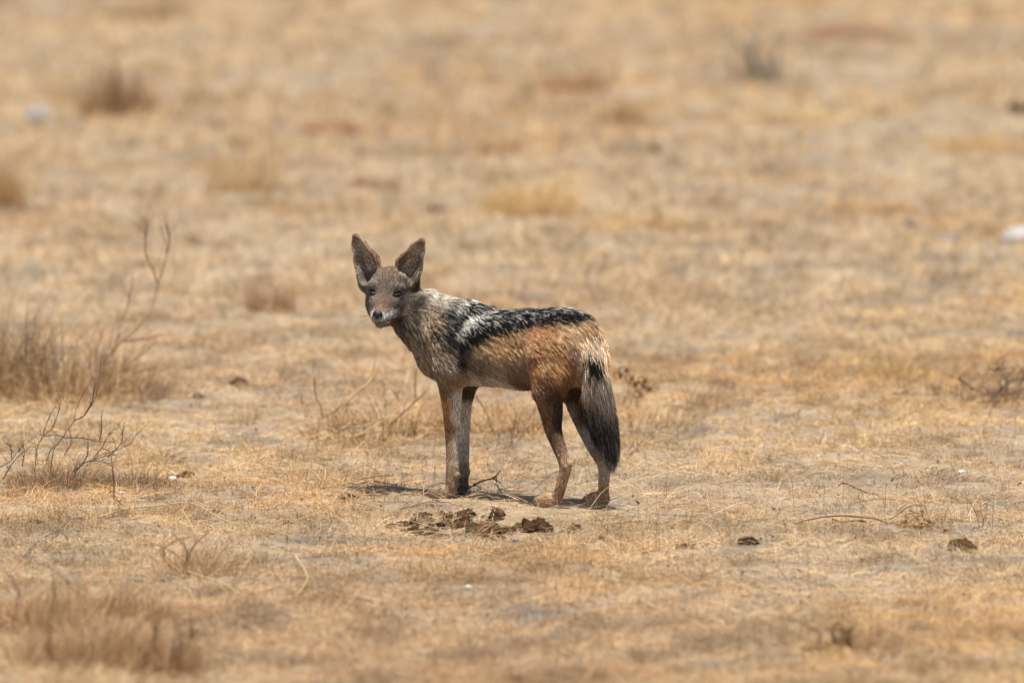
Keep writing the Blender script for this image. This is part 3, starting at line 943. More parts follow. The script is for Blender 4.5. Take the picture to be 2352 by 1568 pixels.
class MB:
    """collects tubes, blades and lumps of ONE part"""
    def __init__(self):
        self.V = []; self.T = []; self.Q = []; self.C = []; self.n = 0

    def add(self, V, T=None, Q=None, C=(0.3, 0.3, 0.3)):
        V = np.asarray(V, float)
        C = np.asarray(C, float)
        if C.ndim == 1: C = np.tile(C, (len(V), 1))
        if T is not None and len(T): self.T.append(np.asarray(T) + self.n)
        if Q is not None and len(Q): self.Q.append(np.asarray(Q) + self.n)
        self.V.append(V); self.C.append(C); self.n += len(V)

    def tube(self, pts, r0, r1, c0, c1=None, sides=5, wob=0.0, sub=3):
        pts = np.asarray(pts, float)
        if len(pts) > 2 and sub > 1:                      # smooth the polyline
            tt = np.arange(len(pts)); tn = np.linspace(0, len(pts) - 1, (len(pts) - 1) * sub + 1)
            out_ = []
            for tv in tn:
                i = min(int(tv), len(pts) - 2); f = tv - i
                p0 = pts[max(i - 1, 0)]; p1 = pts[i]; p2 = pts[i + 1]; p3 = pts[min(i + 2, len(pts) - 1)]
                out_.append(0.5 * (2 * p1 + (p2 - p0) * f + (2 * p0 - 5 * p1 + 4 * p2 - p3) * f * f + (3 * p1 - p0 - 3 * p2 + p3) * f ** 3))
            pts = np.array(out_)
        if wob:
            pts = pts + RNG.normal(0, wob, pts.shape)
        n = len(pts)
        tg = np.gradient(pts, axis=0); tg /= np.linalg.norm(tg, axis=1)[:, None] + 1e-12
        ref = np.array([0.31, 0.77, 0.55])
        a = np.cross(tg, ref); a /= np.linalg.norm(a, axis=1)[:, None] + 1e-12
        b = np.cross(tg, a)
        rr = np.linspace(r0, r1, n)
        ang = 2 * np.pi * np.arange(sides) / sides
        V = pts[:, None] + rr[:, None, None] * (a[:, None] * np.cos(ang)[None, :, None] + b[:, None] * np.sin(ang)[None, :, None])
        V = V.reshape(-1, 3)
        i = np.arange(n - 1)[:, None] * sides; j = np.arange(sides)[None]
        j2 = (j + 1) % sides
        Q = np.stack([i + j, i + j2, i + sides + j2, i + sides + j], -1).reshape(-1, 4)
        c1 = c0 if c1 is None else c1
        tt = np.linspace(0, 1, n)[:, None]
        Cn = np.asarray(c0) * (1 - tt) + np.asarray(c1) * tt
        Cn = Cn * (0.85 + 0.3 * RNG.random((n, 1)))
        V = np.concatenate([V, pts[:1], pts[-1:]])
        caps = [(k, (k + 1) % sides, n * sides) for k in range(sides)] + [((n - 1) * sides + k, (n - 1) * sides + (k + 1) % sides, n * sides + 1) for k in range(sides)]
        self.add(V, caps, Q, np.concatenate([np.repeat(Cn, sides, 0), Cn[:1], Cn[-1:]]))

    def blades(self, base, head, length, lean, width, C, curl=0.5):
        """n thin bent blades: base (n,3), heading angle, length, lean from vertical, width, colour (n,3)"""
        n = len(base)
        dirh = np.stack([np.cos(head), np.sin(head), np.zeros(n)], -1)
        sid = np.stack([-np.sin(head), np.cos(head), np.zeros(n)], -1)
        tw = RNG.uniform(-1.2, 1.2, n)
        def at(t_, ln_):
            return base + dirh * (np.sin(ln_) * length * t_)[:, None] + np.array([0, 0, 1.0]) * (np.cos(ln_) * length * t_)[:, None]
        mid = at(0.55, lean * (1 - curl * 0.5))
        tip = at(1.0, lean)
        tip[:, 2] = np.maximum(tip[:, 2], base[:, 2] + 0.001)
        wv = sid * np.cos(tw)[:, None] + (dirh * np.cos(lean)[:, None] - np.array([0, 0, 1.0]) * np.sin(lean)[:, None]) * np.sin(tw)[:, None]
        h = (width * 0.5)[:, None]
        V = np.stack([base - wv * h, base + wv * h, mid - wv * h * 0.8, mid + wv * h * 0.8, tip], 1).reshape(-1, 3)
        o = np.arange(n)[:, None] * 5
        T = np.concatenate([o + np.array([[2, 3, 4]])])
        Q = o + np.array([[0, 1, 3, 2]])
        self.add(V, T, Q, np.repeat(C, 5, 0))

    def lump(self, c, rad, col, rough=0.35, seed=0, nu=12, nv=8, flat=0.3):
        V, F4 = uv_sphere(nu, nv)
        rg = np.random.default_rng(seed)
        f = np.ones(len(V))
        for k in range(5):
            dv = rg.normal(0, 1, 3); ph = rg.uniform(0, 6.28)
            f += rough * 0.28 * np.sin(V @ dv * (1.6 + 0.9 * k) + ph)
        f += rg.normal(0, rough * 0.10, len(V))
        f[:nu] = f[0]; f[-nu:] = f[-nu]
        W_ = V * f[:, None] * np.asarray(rad)
        W_[:, 2] = np.maximum(W_[:, 2], -flat * rad[2])
        Cn = np.asarray(col) * (0.75 + 0.5 * rg.random((len(V), 1)))
        self.add(W_ + np.asarray(c), None, F4, Cn)

    def build(self, name, mat, parent=None, origin=None, smooth=False, **props):
        V = np.concatenate(self.V); C = np.concatenate(self.C)
        if origin is not None: V = V - np.asarray(origin)
        F = []
        if self.T: F.append(np.concatenate(self.T))
        if self.Q: F.append(np.concatenate(self.Q))
        return link(name, make_mesh(name, V, F, C, mat, smooth), parent, **props)


for s in (-1, 1):
    for k in range(4):
        wb = MB()
        a = H(0.080 - 0.006 * k, s * 0.014, -0.026 - 0.003 * (k % 2))
        b = a + hl * s * 0.03 + hf * 0.006 + hu * (0.010 - 0.008 * k)
        c = a + hl * s * 0.055 - hf * 0.012 + hu * (0.012 - 0.016 * k)
        wb.tube([a, b, c], 0.0003, 0.00012, lin((60, 50, 45)), sides=3)
        wb.build('whisker', M_TWIG, jackal)

# ------------------------------------------------------------------ dry grass litter
STRAW = [lin(c) for c in ((214, 186, 146), (222, 196, 154), (202, 170, 128), (220, 190, 138), (192, 160, 122), (214, 194, 164), (176, 146, 114))]
STRAW = np.array(STRAW) * np.array([0.85, 0.845, 0.865])


def straw_colours(x, y, n):
    gold = fbm(x * 0.55, y * 0.35, 41, 4)
    red = fbm(x * 0.9, y * 0.7, 57, 4)
    grey = fbm(x * 0.8, y * 0.6, 77, 4)
    fine = fbm(x * 8.0, y * 5.0, 83, 3)
    c = STRAW[RNG.integers(0, len(STRAW), n)]
    c = c * (0.80 + 0.40 * RNG.random((n, 1)))
    c = c * (0.70 + 0.42 * ss(fine, 0.35, 0.60))[:, None]
    k = ss(gold, 0.50, 0.66)[:, None]
    c = c * (1 - k) + c * np.array([1.06, 1.0, 0.86]) * k
    k = ss(grey, 0.52, 0.68)[:, None]
    c = c * (1 - k) + c * np.array([0.90, 0.85, 0.82]) * k
    k = ss(red, 0.54, 0.68)[:, None]
    c = c * (1 - k) + c * np.array([0.94, 0.89, 0.87]) * k
    return c


def sample_field(n, y0, y1, margin, power):
    """points on the plain, thinning with the distance from the camera"""
    t_ = RNG.random(n)
    d0, d1 = (CAM_D + y0), (CAM_D + y1)
    inv = (1 / d0 ** power) + t_ * (1 / d1 ** power - 1 / d0 ** power)
    dist = inv ** (-1 / power)
    half = dist * (1176.0 / FPX) * 1.06 + margin
    return RNG.uniform(-1, 1, n) * half, dist - CAM_D, dist


# tufts of short bleached grass
DUNG_C = G(1085, 1222)
def short_grass(nt_, y0, y1, margin, power, per, hmin, hmax, wid):
    x, y, dist = sample_field(nt_, y0, y1, margin, power)
    cover = 0.35 * fbm(x * 1.6, y * 1.1, 11, 4) + 0.65 * fbm(x * 11, y * 8, 19, 3)
    keep = RNG.random(nt_) < (ss(cover, 0.34, 0.52) * 0.7 + 0.3) * (1 - 0.75 * bare(x, y))
    x, y, cover, dist = x[keep], y[keep], cover[keep], dist[keep]
    n = len(x) * per
    sz = 1 + np.clip(y, 0, 30) / 12
    bx = np.repeat(x, per) + RNG.normal(0, 0.014, n) * np.repeat(sz, per)
    by = np.repeat(y, per) + RNG.normal(0, 0.014, n) * np.repeat(sz, per)
    bz = hgt(bx, by) - 0.002
    ln_ = RNG.uniform(hmin, hmax, n) * np.repeat(0.6 + 0.8 * RNG.random(len(x)), per) * np.repeat(sz, per) ** 0.5
    # the jackal's feet have trodden the grass
    near = np.min([np.hypot(bx - q[0], by - q[1]) for q in PAWS], axis=0)
    ln_ *= 0.40 + 0.60 * ss(near, 0.02, 0.10)
    ln_ *= 0.62 + 0.38 * ss(np.hypot(bx / 0.38, (by + 0.05) / 0.45), 0.8, 1.3)
    ln_ *= 0.4 + 0.6 * ss(np.hypot((bx - DUNG_C[0]) / 0.22, (by - DUNG_C[1] + 0.05) / 0.22), 0.8, 1.2)
    lean = np.abs(RNG.normal(1.0, 0.42, n)); lean = np.clip(lean, 0.05, 1.5)
    w = wid * RNG.uniform(0.6, 1.3, n) * np.repeat(sz, per)
    c = straw_colours(bx, by, n)
    tv = RNG.random(len(x))
    c *= np.repeat(np.where(tv < 0.18, 0.55 + tv, 0.78 + 0.45 * tv), per)[:, None]
    ln_ *= np.repeat(0.70 + 0.6 * ss(cover, 0.40, 0.64), per)
    mb = MB()
    mb.blades(np.stack([bx, by, bz], -1), RNG.uniform(0, 2 * np.pi, n), ln_, lean, w, c)
    return mb


short_grass(53000, -4.8, 5.0, 0.3, 2.5, 11, 0.009, 0.036, 0.0012).build('short_dry_grass', M_STRAW, None, kind='stuff', label='short bleached grass stubble covering the plain around the jackal')
def side_grass(n, per):
    """the same stubble, coarser, beyond the edges of the picture"""
    y = RNG.uniform(-7, 24, n); half = (y + CAM_D) * (1176.0 / FPX) * 1.06 + 0.25
    x = (half + RNG.random(n) ** 1.3 * 5.0) * np.where(RNG.random(n) < 0.5, -1, 1)
    m_ = n * per
    bx = np.repeat(x, per) + RNG.normal(0, 0.05, m_); by = np.repeat(y, per) + RNG.normal(0, 0.05, m_)
    mb = MB()
    mb.blades(np.stack([bx, by, hgt(bx, by) - 0.002], -1), RNG.uniform(0, 6.28, m_), RNG.uniform(0.02, 0.06, m_), np.clip(np.abs(RNG.normal(1.0, 0.42, m_)), 0.05, 1.5), RNG.uniform(0.003, 0.006, m_), straw_colours(bx, by, m_))
    return mb


side_grass(14000, 8).build('short_dry_grass', M_STRAW, None, kind='stuff', label='coarser dry stubble on the plain to both sides')
short_grass(23000, 5.0, 24.0, 0.7, 1.2, 7, 0.015, 0.045, 0.0018).build('short_dry_grass', M_STRAW, None, kind='stuff', label='short blurred grass stubble on the plain far behind the jackal')


def fallen(n, y0, y1, margin, power):
    x, y, dist = sample_field(n, y0, y1, margin, power)
    keep = RNG.random(n) > 0.6 * bare(x, y)
    x, y = x[keep], y[keep]; n = len(x)
    head = RNG.uniform(0, 2 * np.pi, n)
    ln_ = RNG.gamma(1.1, 0.024, n) + 0.015
    base = np.stack([x, y, hgt(x, y) + RNG.uniform(0.002, 0.012, n)], -1)
    mb = MB()
    sz = 1 + np.clip(y, 0, 30) / 12
    mb.blades(base, head, ln_ * sz ** 0.5, np.clip(RNG.normal(1.46, 0.12, n), 1.0, 1.57), RNG.uniform(0.0007, 0.0016, n) * sz, straw_colours(x, y, n) * RNG.uniform(0.75, 1.2, (n, 1)), 0.12)
    return mb


fallen(98000, -4.8, 6.0, 0.3, 2.2).build('fallen_straw', M_STRAW, None, kind='stuff', label='loose straw lying flat over the stubble near the jackal')
fallen(9000, 6.0, 24.0, 0.8, 1.4).build('fallen_straw', M_STRAW, None, kind='stuff', label='loose straw lying far out on the plain')


def stalks(n, y0, y1):
    x, y, dist = sample_field(n, y0, y1, 0.4, 2.0)
    mb = MB()
    keep = fbm(x * 1.2, y * 0.8, 91, 3) > 0.47
    x, y = x[keep], y[keep]; n = len(x)
    base = np.stack([x, y, hgt(x, y)], -1)
    c = straw_colours(x, y, n) * RNG.uniform(0.7, 1.1, (n, 1))
    mb.blades(base, RNG.uniform(0, 6.28, n), RNG.uniform(0.04, 0.13, n), np.abs(RNG.normal(0.5, 0.4, n)), RNG.uniform(0.0009, 0.0016, n), c, 0.3)
    return mb


stalks(3600, -4.8, 9.0).build('thin_grass_stalk', M_STRAW, None, kind='stuff', label='sparse thin dry stalks standing up from the stubble')

# crumbs of dark soil and leaf litter
x, y, dist = sample_field(5000, -4.8, 10, 0.4, 2.0)
cr = MB()
base = np.stack([x, y, hgt(x, y) + 0.001], -1)
cc = np.array([lin((120, 96, 72)), lin((92, 78, 66)), lin((140, 118, 96)), lin((150, 108, 66))])[RNG.integers(0, 4, len(x))]
cr.blades(base, RNG.uniform(0, 6.28, len(x)), RNG.uniform(0.006, 0.02, len(x)), RNG.uniform(0.9, 1.5, len(x)), RNG.uniform(0.003, 0.008, len(x)), cc, 0.4)
cr.build('leaf_litter', M_STRAW, None, kind='stuff', label='small dark crumbs of leaf litter strewn among the stubble')

# ------------------------------------------------------------------ plants, dung and stones
def crop(x0, y0, k):
    return lambda pts: [(x0 + k * a, y0 + k * b) for a, b in pts]


CR1 = crop(0, 643.1, 0.3515); CR2 = crop(643, 808.5, 0.2461); CR3 = crop(826.9, 826.9, 0.2929)
CR4 = crop(1745.6, 1056.6, 0.2578); CR6 = crop(1378, 826.9, 0.4728); CR7 = crop(0, 459.4, 0.4689)
DARKTWIG = lin((92, 78, 70)); BROWNTWIG = lin((132, 100, 74)); TANTWIG = lin((188, 154, 110)); GREYTWIG = lin((134, 122, 112)); RUSSET = lin((150, 104, 76))
PALESTRAW = lin((222, 192, 142)); GOLD = lin((212, 172, 106)); GREENISH = lin((128, 134, 84))


def trace(pts, Y, wander=0.03):
    """a traced stem at about depth Y, wandering a little in depth"""
    out_ = []; y = Y
    for px, py in pts:
        p0 = W(px, py, y)
        g = float(hgt(p0[0], p0[1]))
        if p0[2] < g + 0.003: p0[2] = g + 0.003
        out_.append(p0)
        y += random.uniform(-wander, wander)
    return np.array(out_)


def side_twigs(mb, pts, n, ln, r, col, up=0.5):
    for _ in range(n):
        i = random.randrange(len(pts) - 1); f = random.random()
        a = pts[i] * (1 - f) + pts[i + 1] * f
        tg = pts[i + 1] - pts[i]; tg = tg / (np.linalg.norm(tg) + 1e-9)
        dv = tg * 0.7 + np.array([random.gauss(0, 0.6), random.gauss(0, 0.6), random.gauss(up * 0.6, 0.4)])
        dv /= np.linalg.norm(dv)
        l_ = ln * random.uniform(0.4, 1.2)
        b = a + dv * l_ * 0.5 + np.array([0, 0, 0.1 * l_]); c = b + (dv + np.array([random.gauss(0, 0.3), 0, 0.3])) * l_ * 0.45
        b[2] = max(b[2], 0.002); c[2] = max(c[2], 0.003)
        mb.tube([a, b, c], r, r * 0.4, col, sides=3, sub=2)


def fuzz(mb, c, spread, n, hmin, hmax, cols, wid, lean=0.6, lean_s=0.4):
    """a mass of fine dry stems round a point"""
    c = np.asarray(c, float)
    ang = RNG.uniform(0, 6.283, n); rad_ = np.sqrt(RNG.random(n))
    bx = c[0] + np.cos(ang) * rad_ * spread[0]; by = c[1] + np.sin(ang) * rad_ * spread[1]
    base = np.stack([bx, by, hgt(bx, by) - 0.002], -1)
    cols = np.asarray(cols)
    cc_ = cols[RNG.integers(0, len(cols), n)] * RNG.uniform(0.7, 1.15, (n, 1))
    ln_ = RNG.uniform(hmin, hmax, n) * (1 - 0.5 * rad_ ** 2)
    head = ang + RNG.normal(0, 0.9, n)
    mb.blades(base, head, ln_, np.clip(np.abs(RNG.normal(lean, lean_s, n)), 0, 1.5), wid * RNG.uniform(0.6, 1.4, n), cc_, 0.6)


def shrub(name, base_px, label, cat, traces, col, twigs=4, twig_len=0.04, wander=0.03, r0=0.0022, mat=None, part='branch', Y=None):
    g = on_ground(G(*base_px))
    root = thing(name, g, label, cat)
    for pts in traces:
        r_ = r0
        mb = MB()
        pp = trace(pts, (g[1] if Y is None else Y) + random.uniform(-0.05, 0.05), wander)
        mb.tube(pp, r_ * random.uniform(0.8, 1.2), r_ * 0.4, col, sides=5)
        if twigs: side_twigs(mb, pp, twigs, twig_len, r_ * 0.4, col * 0.95)
        mb.build(part, mat or M_TWIG, root, g)
    return root, g


# thorny twig shrub with a brown cushion of dead stems at its foot, left of the jackal
tr = [CR1(p_) for p_ in (
    [(330, 1250), (350, 1110), (380, 1070), (412, 1025), (450, 970), (485, 915), (495, 850), (530, 770), (570, 690)],
    [(485, 915), (545, 890), (590, 830), (630, 750), (645, 660), (660, 565)],
    [(412, 1025), (360, 1010), (285, 1020), (300, 950), (350, 840), (385, 830), (425, 745)],
    [(285, 1020), (350, 950), (385, 850), (390, 825)],
    [(412, 1030), (480, 1030), (560, 1035), (640, 1055), (720, 1055), (745, 1062)],
    [(560, 1220), (640, 1150), (740, 1120), (850, 1070), (890, 1010), (990, 915)],
    [(0, 1220), (70, 1180), (130, 1100), (240, 1015)],
    [(75, 1170), (70, 1090), (40, 1065)],
    [(500, 1250), (570, 1150), (575, 1030)],
    [(650, 1050), (665, 960), (662, 870)],
    [(700, 1160), (790, 1070), (800, 985)],
    [(610, 1160), (670, 1090), (700, 1020), (765, 965)],
    [(230, 1230), (245, 1080), (285, 1025)],
    [(145, 1215), (160, 1130), (155, 1080)],
    [(520, 1200), (620, 1170), (720, 1140), (800, 1140)],
    [(380, 1070), (330, 1110), (300, 1200)],
    [(420, 1140), (470, 1060), (450, 980)],
    [(545, 890), (600, 800), (615, 700), (610, 620)],
    [(20, 1300), (60, 1230), (110, 1160), (160, 1120)],
    [(480, 1250), (560, 1190), (650, 1180), (720, 1210)])]
root, g = shrub('twig_shrub', (150, 1125), 'leafless dark thorny twig shrub with a brown cushion of dead stems at its foot', 'shrub', tr, DARKTWIG, 14, 0.032, 0.03, 0.0013)
mb = MB()
fuzz(mb, g + np.array([-0.005, 0.02, 0]), (0.125, 0.16), 2200, 0.03, 0.10, [lin((176, 146, 112)), lin((150, 122, 94)), lin((196, 166, 128)), lin((128, 104, 82))], 0.0010, 0.85, 0.5)
fuzz(mb, g + np.array([0.14, 0.05, 0]), (0.10, 0.12), 700, 0.02, 0.06, [lin((150, 122, 92)), lin((128, 102, 78)), lin((112, 92, 74))], 0.0012, 0.8, 0.4)
mb.build('dead_stem_cushion', M_STRAW, root, g)

shrub('bent_stem', (268, 1168), 'bent brown dry stem standing in front of the thorny twig shrub', 'stem',
      [CR1([(790, 1500), (745, 1430), (745, 1330), (735, 1230), (720, 1130), (690, 1105), (660, 1090)])], BROWNTWIG, 2, 0.03, 0.01, 0.0024, None, 'stem')
shrub('fallen_twig', (330, 1112), 'loose dark twigs lying flat beside the foot of the thorny twig shrub', 'twig',
      [CR1([(760, 1345), (900, 1315), (1060, 1315)]), CR1([(800, 1330), (860, 1350), (930, 1400)]), CR1([(840, 1300), (960, 1340), (1070, 1390)])], BROWNTWIG, 5, 0.04, 0.05, 0.0016)

# tall curved sapling behind it
tr = [CR7(p_) for p_ in (
    [(490, 870), (515, 795), (545, 745), (600, 690), (660, 640), (700, 595), (740, 545), (760, 470), (775, 410), (800, 330), (818, 260), (805, 190), (775, 110)],
    [(770, 405), (748, 340), (715, 270), (712, 200), (722, 130), (695, 70)],
    [(818, 260), (830, 200), (818, 120), (800, 80)],
    [(600, 690), (680, 685), (740, 675), (800, 662)],
    [(520, 880), (580, 840), (640, 835), (700, 838), (765, 815)],
    [(560, 730), (590, 620), (625, 520), (640, 440), (650, 380)],
    [(490, 870), (470, 780), (490, 690), (505, 630)],
    [(450, 880), (435, 790), (440, 730), (425, 700)],
    [(610, 840), (660, 780), (720, 740), (760, 700)])]
root, g = shrub('sapling', (262, 905), 'tall curved bare brown sapling with a forked top behind the thorny twig shrub', 'sapling', tr, BROWNTWIG * 0.95, 9, 0.06, 0.05, 0.0021)
mb = MB()
fuzz(mb, g + np.array([0.05, 0, 0]), (0.14, 0.35), 500, 0.02, 0.07, [BROWNTWIG, lin((120, 96, 76))], 0.002, 0.9, 0.4)
mb.build('foot_litter', M_STRAW, root, g, kind='stuff')

# dense tussock at the left edge
g = on_ground(G(28, 905))
root = thing('tussock', g, 'tall dense grey-brown grass tussock with tangled grey sticks beside the sapling', 'tussock')
mb = MB()
fuzz(mb, g + np.array([-0.04, 0, 0]), (0.14, 0.15), 420, 0.10, 0.38, [lin((176, 148, 112)), lin((150, 122, 92)), lin((196, 164, 122)), lin((128, 104, 78))], 0.0022, 0.28, 0.25)
fuzz(mb, g + np.array([0.12, -0.05, 0]), (0.24, 0.25), 1000, 0.06, 0.24, [lin((196, 164, 122)), lin((170, 140, 106)), lin((206, 178, 136))], 0.0026, 0.5, 0.35)
fuzz(mb, g + np.array([0.05, -0.2, 0]), (0.28, 0.3), 700, 0.03, 0.10, [lin((176, 140, 104)), lin((150, 118, 88)), lin((200, 166, 122))], 0.002, 1.1, 0.3)
mb.build('blade_cluster', M_STRAW, root, g)
mb = MB()
for k in range(34):
    a = g + np.array([random.uniform(-0.14, 0.22), random.uniform(-0.1, 0.1), random.uniform(0.0, 0.05)])
    b = a + np.array([random.uniform(-0.1, 0.1), random.uniform(-0.05, 0.05), random.uniform(0.05, 0.14)])
    c = b + np.array([random.uniform(-0.08, 0.08), 0, random.uniform(0.0, 0.07)])
    mb.tube([a, b, c], 0.0018, 0.0008, (GREYTWIG * 1.5 if k % 3 else BROWNTWIG), sides=4)
mb.build('stick_tangle', M_TWIG, root, g)

# straw heap behind the jackal's legs
g = on_ground(G(900, 1000))
root = thing('dry_herb', g, 'collapsed tan herb of crossing dry stems just behind the jackal legs', 'dry plant')
for p_ in ([(560, 540), (720, 370), (850, 250), (910, 110)], [(620, 830), (900, 680), (1110, 530)], [(430, 850), (560, 730), (660, 640)], [(370, 620), (480, 570), (600, 480), (740, 360)],
           [(400, 600), (380, 500), (330, 400), (320, 210)], [(240, 600), (205, 480), (200, 400)], [(965, 560), (970, 400), (975, 280)], [(1120, 460), (1050, 350), (970, 260)], [(1280, 500), (1260, 340), (1280, 130)],
           [(480, 780), (620, 700), (780, 690), (980, 600)], [(700, 800), (900, 740), (1180, 745), (1480, 790)], [(1000, 700), (1200, 520), (1400, 330)], [(520, 590), (640, 720), (760, 790)],
           [(1800, 500), (1950, 640), (2100, 700)], [(1750, 760), (1950, 600), (2150, 520)], [(1820, 400), (1900, 520), (2000, 700)], [(2150, 480), (2250, 620), (2330, 760)], [(2050, 780), (2250, 690), (2420, 640)]):
    mb = MB()
    pp = trace(CR2(p_), g[1] + random.uniform(-0.1, 0.25), 0.05)
    mb.tube(pp, 0.0024, 0.0014, (PALESTRAW if random.random() < 0.6 else TANTWIG) * 0.8, sides=4)
    side_twigs(mb, pp, 3, 0.05, 0.001, TANTWIG * 0.8)
    mb.build('stem', M_STRAW, root, g)
mb = MB()
for cx, sx, n in ((870, 0.19, 900), (1130, 0.16, 800)):
    c0 = on_ground(G(cx, 985))
    fuzz(mb, c0, (sx, 0.4), int(n * 0.75), 0.04, 0.13, [lin((206, 170, 118)), lin((184, 146, 98)), lin((150, 112, 80)), lin((214, 182, 132)), lin((126, 94, 70))], 0.0022, 1.05, 0.45)
mb.build('leaf_tangle', M_STRAW, root, g, kind='stuff')

# twig between the feet
g = on_ground(G(1085, 1130))
root = thing('forked_twig', g, 'forked dark twig leaning on the ground right behind the jackal forefeet', 'twig')
for p_, col_, r_ in (([(840, 1010), (900, 975), (960, 945), (1040, 925), (1075, 895), (1100, 865)], DARKTWIG * 0.8, 0.0026), ([(1040, 925), (1075, 945), (1110, 965)], DARKTWIG, 0.0015),
                     ([(1075, 975), (1110, 1040), (1160, 1080), (1210, 1110), (1340, 1095)], TANTWIG, 0.0017), ([(1065, 900), (1070, 960), (1055, 990)], DARKTWIG, 0.0012)):
    mb = MB()
    pp = trace(CR3(p_), g[1] - 0.03, 0.02)
    mb.tube(pp, r_, r_ * 0.5, col_, sides=5)
    side_twigs(mb, pp, 2, 0.02, 0.0006, col_)
    mb.build('branch', M_TWIG, root, g)
shrub('straw_piece', (760, 1145), 'pale forked stem lying in the grass left of the jackal forefeet', 'stem',
      [CR2([(470, 1445), (600, 1410), (700, 1370), (750, 1330), (850, 1325), (970, 1335), (1060, 1370), (1100, 1400)]), CR2([(750, 1330), (700, 1318), (640, 1318)])], TANTWIG * 0.75, 2, 0.03, 0.01, 0.0018)
shrub('straw_piece', (950, 1175), 'long thin arched stem lying between the jackal and the dung pile', 'stem',
      [CR2([(1100, 1465), (1230, 1440), (1330, 1405), (1430, 1392), (1560, 1400), (1650, 1425), (1720, 1450)])], BROWNTWIG, 2, 0.03, 0.01, 0.0015)
shrub('straw_bundle', (760, 1120), 'bundle of pale straw lying left of the shadow under the jackal head', 'straw',
      [CR2([(340, 1300), (560, 1270), (760, 1225), (850, 1190)]), CR2([(360, 1290), (600, 1255), (830, 1200)]), CR2([(580, 1230), (700, 1200), (860, 1165), (1060, 1145)]), CR2([(880, 1200), (960, 1215), (1060, 1230), (1180, 1240)])], PALESTRAW * 0.8, 1, 0.03, 0.03, 0.0016, M_STRAW, 'stalk')

# curled seed heads right of the tail
g = on_ground(G(1452, 945))
root = thing('curled_herb', g, 'dry herb with curled brown seed heads standing right of the jackal tail', 'dry plant')
for k, (cx, cy) in enumerate(((1425, 862), (1440, 850), (1460, 880), (1478, 885), (1492, 893), (1470, 905), (1482, 873), (1452, 868))):
    pp = trace([(1440 + random.uniform(-20, 30), 945), ((cx + 1445) / 2, (cy + 945) / 2 + 6), (cx, cy)], g[1], 0.02)
    mb = MB(); mb.tube(pp, 0.0016, 0.0010, TANTWIG * 0.8, sides=4)
    e = pp[-1]; r_ = random.uniform(0.006, 0.011)
    loop = [e + np.array([math.cos(a) * r_ - r_, random.uniform(-0.003, 0.003), math.sin(a) * r_]) for a in np.linspace(0, 5.2, 9)]
    mb.tube(loop, 0.0022, 0.0016, lin((128, 92, 62)), sides=4, sub=2)
    mb.lump(e, (0.006, 0.006, 0.007), lin((112, 80, 54)), 0.5, k, 8, 6, 1)
    mb.build('seed_stalk', M_TWIG, root, g)
mb = MB()
fuzz(mb, on_ground(G(1470, 975)), (0.16, 0.3), 500, 0.02, 0.07, [lin((196, 160, 112)), lin((160, 122, 88)), lin((206, 172, 124))], 0.002, 0.8, 0.4)
mb.build('leaf_tangle', M_STRAW, root, g, kind='stuff')

# twiggy plants at the right
tr = [CR6(p_) for p_ in ([(1740, 85), (1800, 130), (1870, 160), (1960, 175)], [(1900, 190), (1950, 140), (1990, 110), (2030, 90)], [(1880, 40), (1930, 50), (1970, 35)], [(1850, 170), (1900, 165), (2050, 170)],
                                [(1960, 175), (1980, 120), (1960, 60)], [(2000, 170), (2040, 120), (2060, 60)], [(1420, 310), (1480, 290), (1560, 285), (1620, 300)])]
root, g = shrub('twig_shrub', (2275, 920), 'low tangled dark twiggy shrub out on the right behind the dung lump', 'shrub', tr, DARKTWIG, 12, 0.06, 0.06, 0.0026)
mb = MB()
fuzz(mb, g, (0.16, 0.25), 500, 0.02, 0.09, [lin((120, 104, 86)), lin((160, 130, 98)), lin((186, 152, 110))], 0.0022, 0.7, 0.4)
mb.build('dead_stem_cushion', M_STRAW, root, g)

# curled stalk tangle
g = on_ground(G(2098, 1222))
root = thing('curled_stalks', g, 'tangle of curled golden dry stalks with a long trailing stem', 'dry plant')
for p_ in ([(300, 570), (400, 535), (500, 515), (600, 500), (740, 492), (900, 505), (1020, 515), (1120, 550), (1230, 590)], [(640, 520), (720, 545), (850, 535), (940, 545)]):
    mb = MB(); mb.tube(trace(CR4(p_), g[1] + 0.05, 0.01), 0.0016, 0.0026, BROWNTWIG * 1.05, sides=5); mb.build('trailing_stem', M_TWIG, root, g)
for p_ in ([(1150, 520), (1190, 500), (1270, 440), (1350, 400), (1450, 395), (1490, 450), (1510, 530), (1550, 570)], [(1200, 600), (1260, 640), (1330, 600), (1300, 490), (1350, 470), (1420, 540)],
           [(1330, 440), (1400, 470), (1450, 450), (1400, 500)], [(1230, 600), (1300, 560), (1390, 580), (1420, 640)], [(1420, 540), (1500, 570), (1540, 620), (1480, 650)], [(1300, 640), (1340, 560), (1400, 590), (1370, 650)],
           [(1220, 470), (1250, 430), (1300, 380)], [(1120, 640), (1180, 690), (1270, 760)], [(1440, 390), (1460, 440), (1440, 490), (1400, 500)], [(1540, 540), (1565, 580), (1545, 610), (1515, 580), (1540, 550)]):
    mb = MB(); mb.tube(trace(CR4(p_), g[1] + random.uniform(-0.05, 0.05), 0.015), 0.0022, 0.0018, lin((192, 158, 110)) * 0.85, sides=5); mb.build('curled_stalk', M_STRAW, root, g)
for k in range(26):
    q_ = W(*CR4([(random.gauss(1350, 90), random.gauss(590, 30))])[0], g[1] + random.uniform(-0.06, 0.06)); q_[2] = max(q_[2], 0.004)
    mb = MB(); mb.lump(q_, np.array((0.006, 0.006, 0.005)) * random.uniform(0.6, 1.3), lin((150, 116, 72)), 0.5, k, 8, 6, 1)
    mb.build('seed_husk', M_TWIG, root, g)
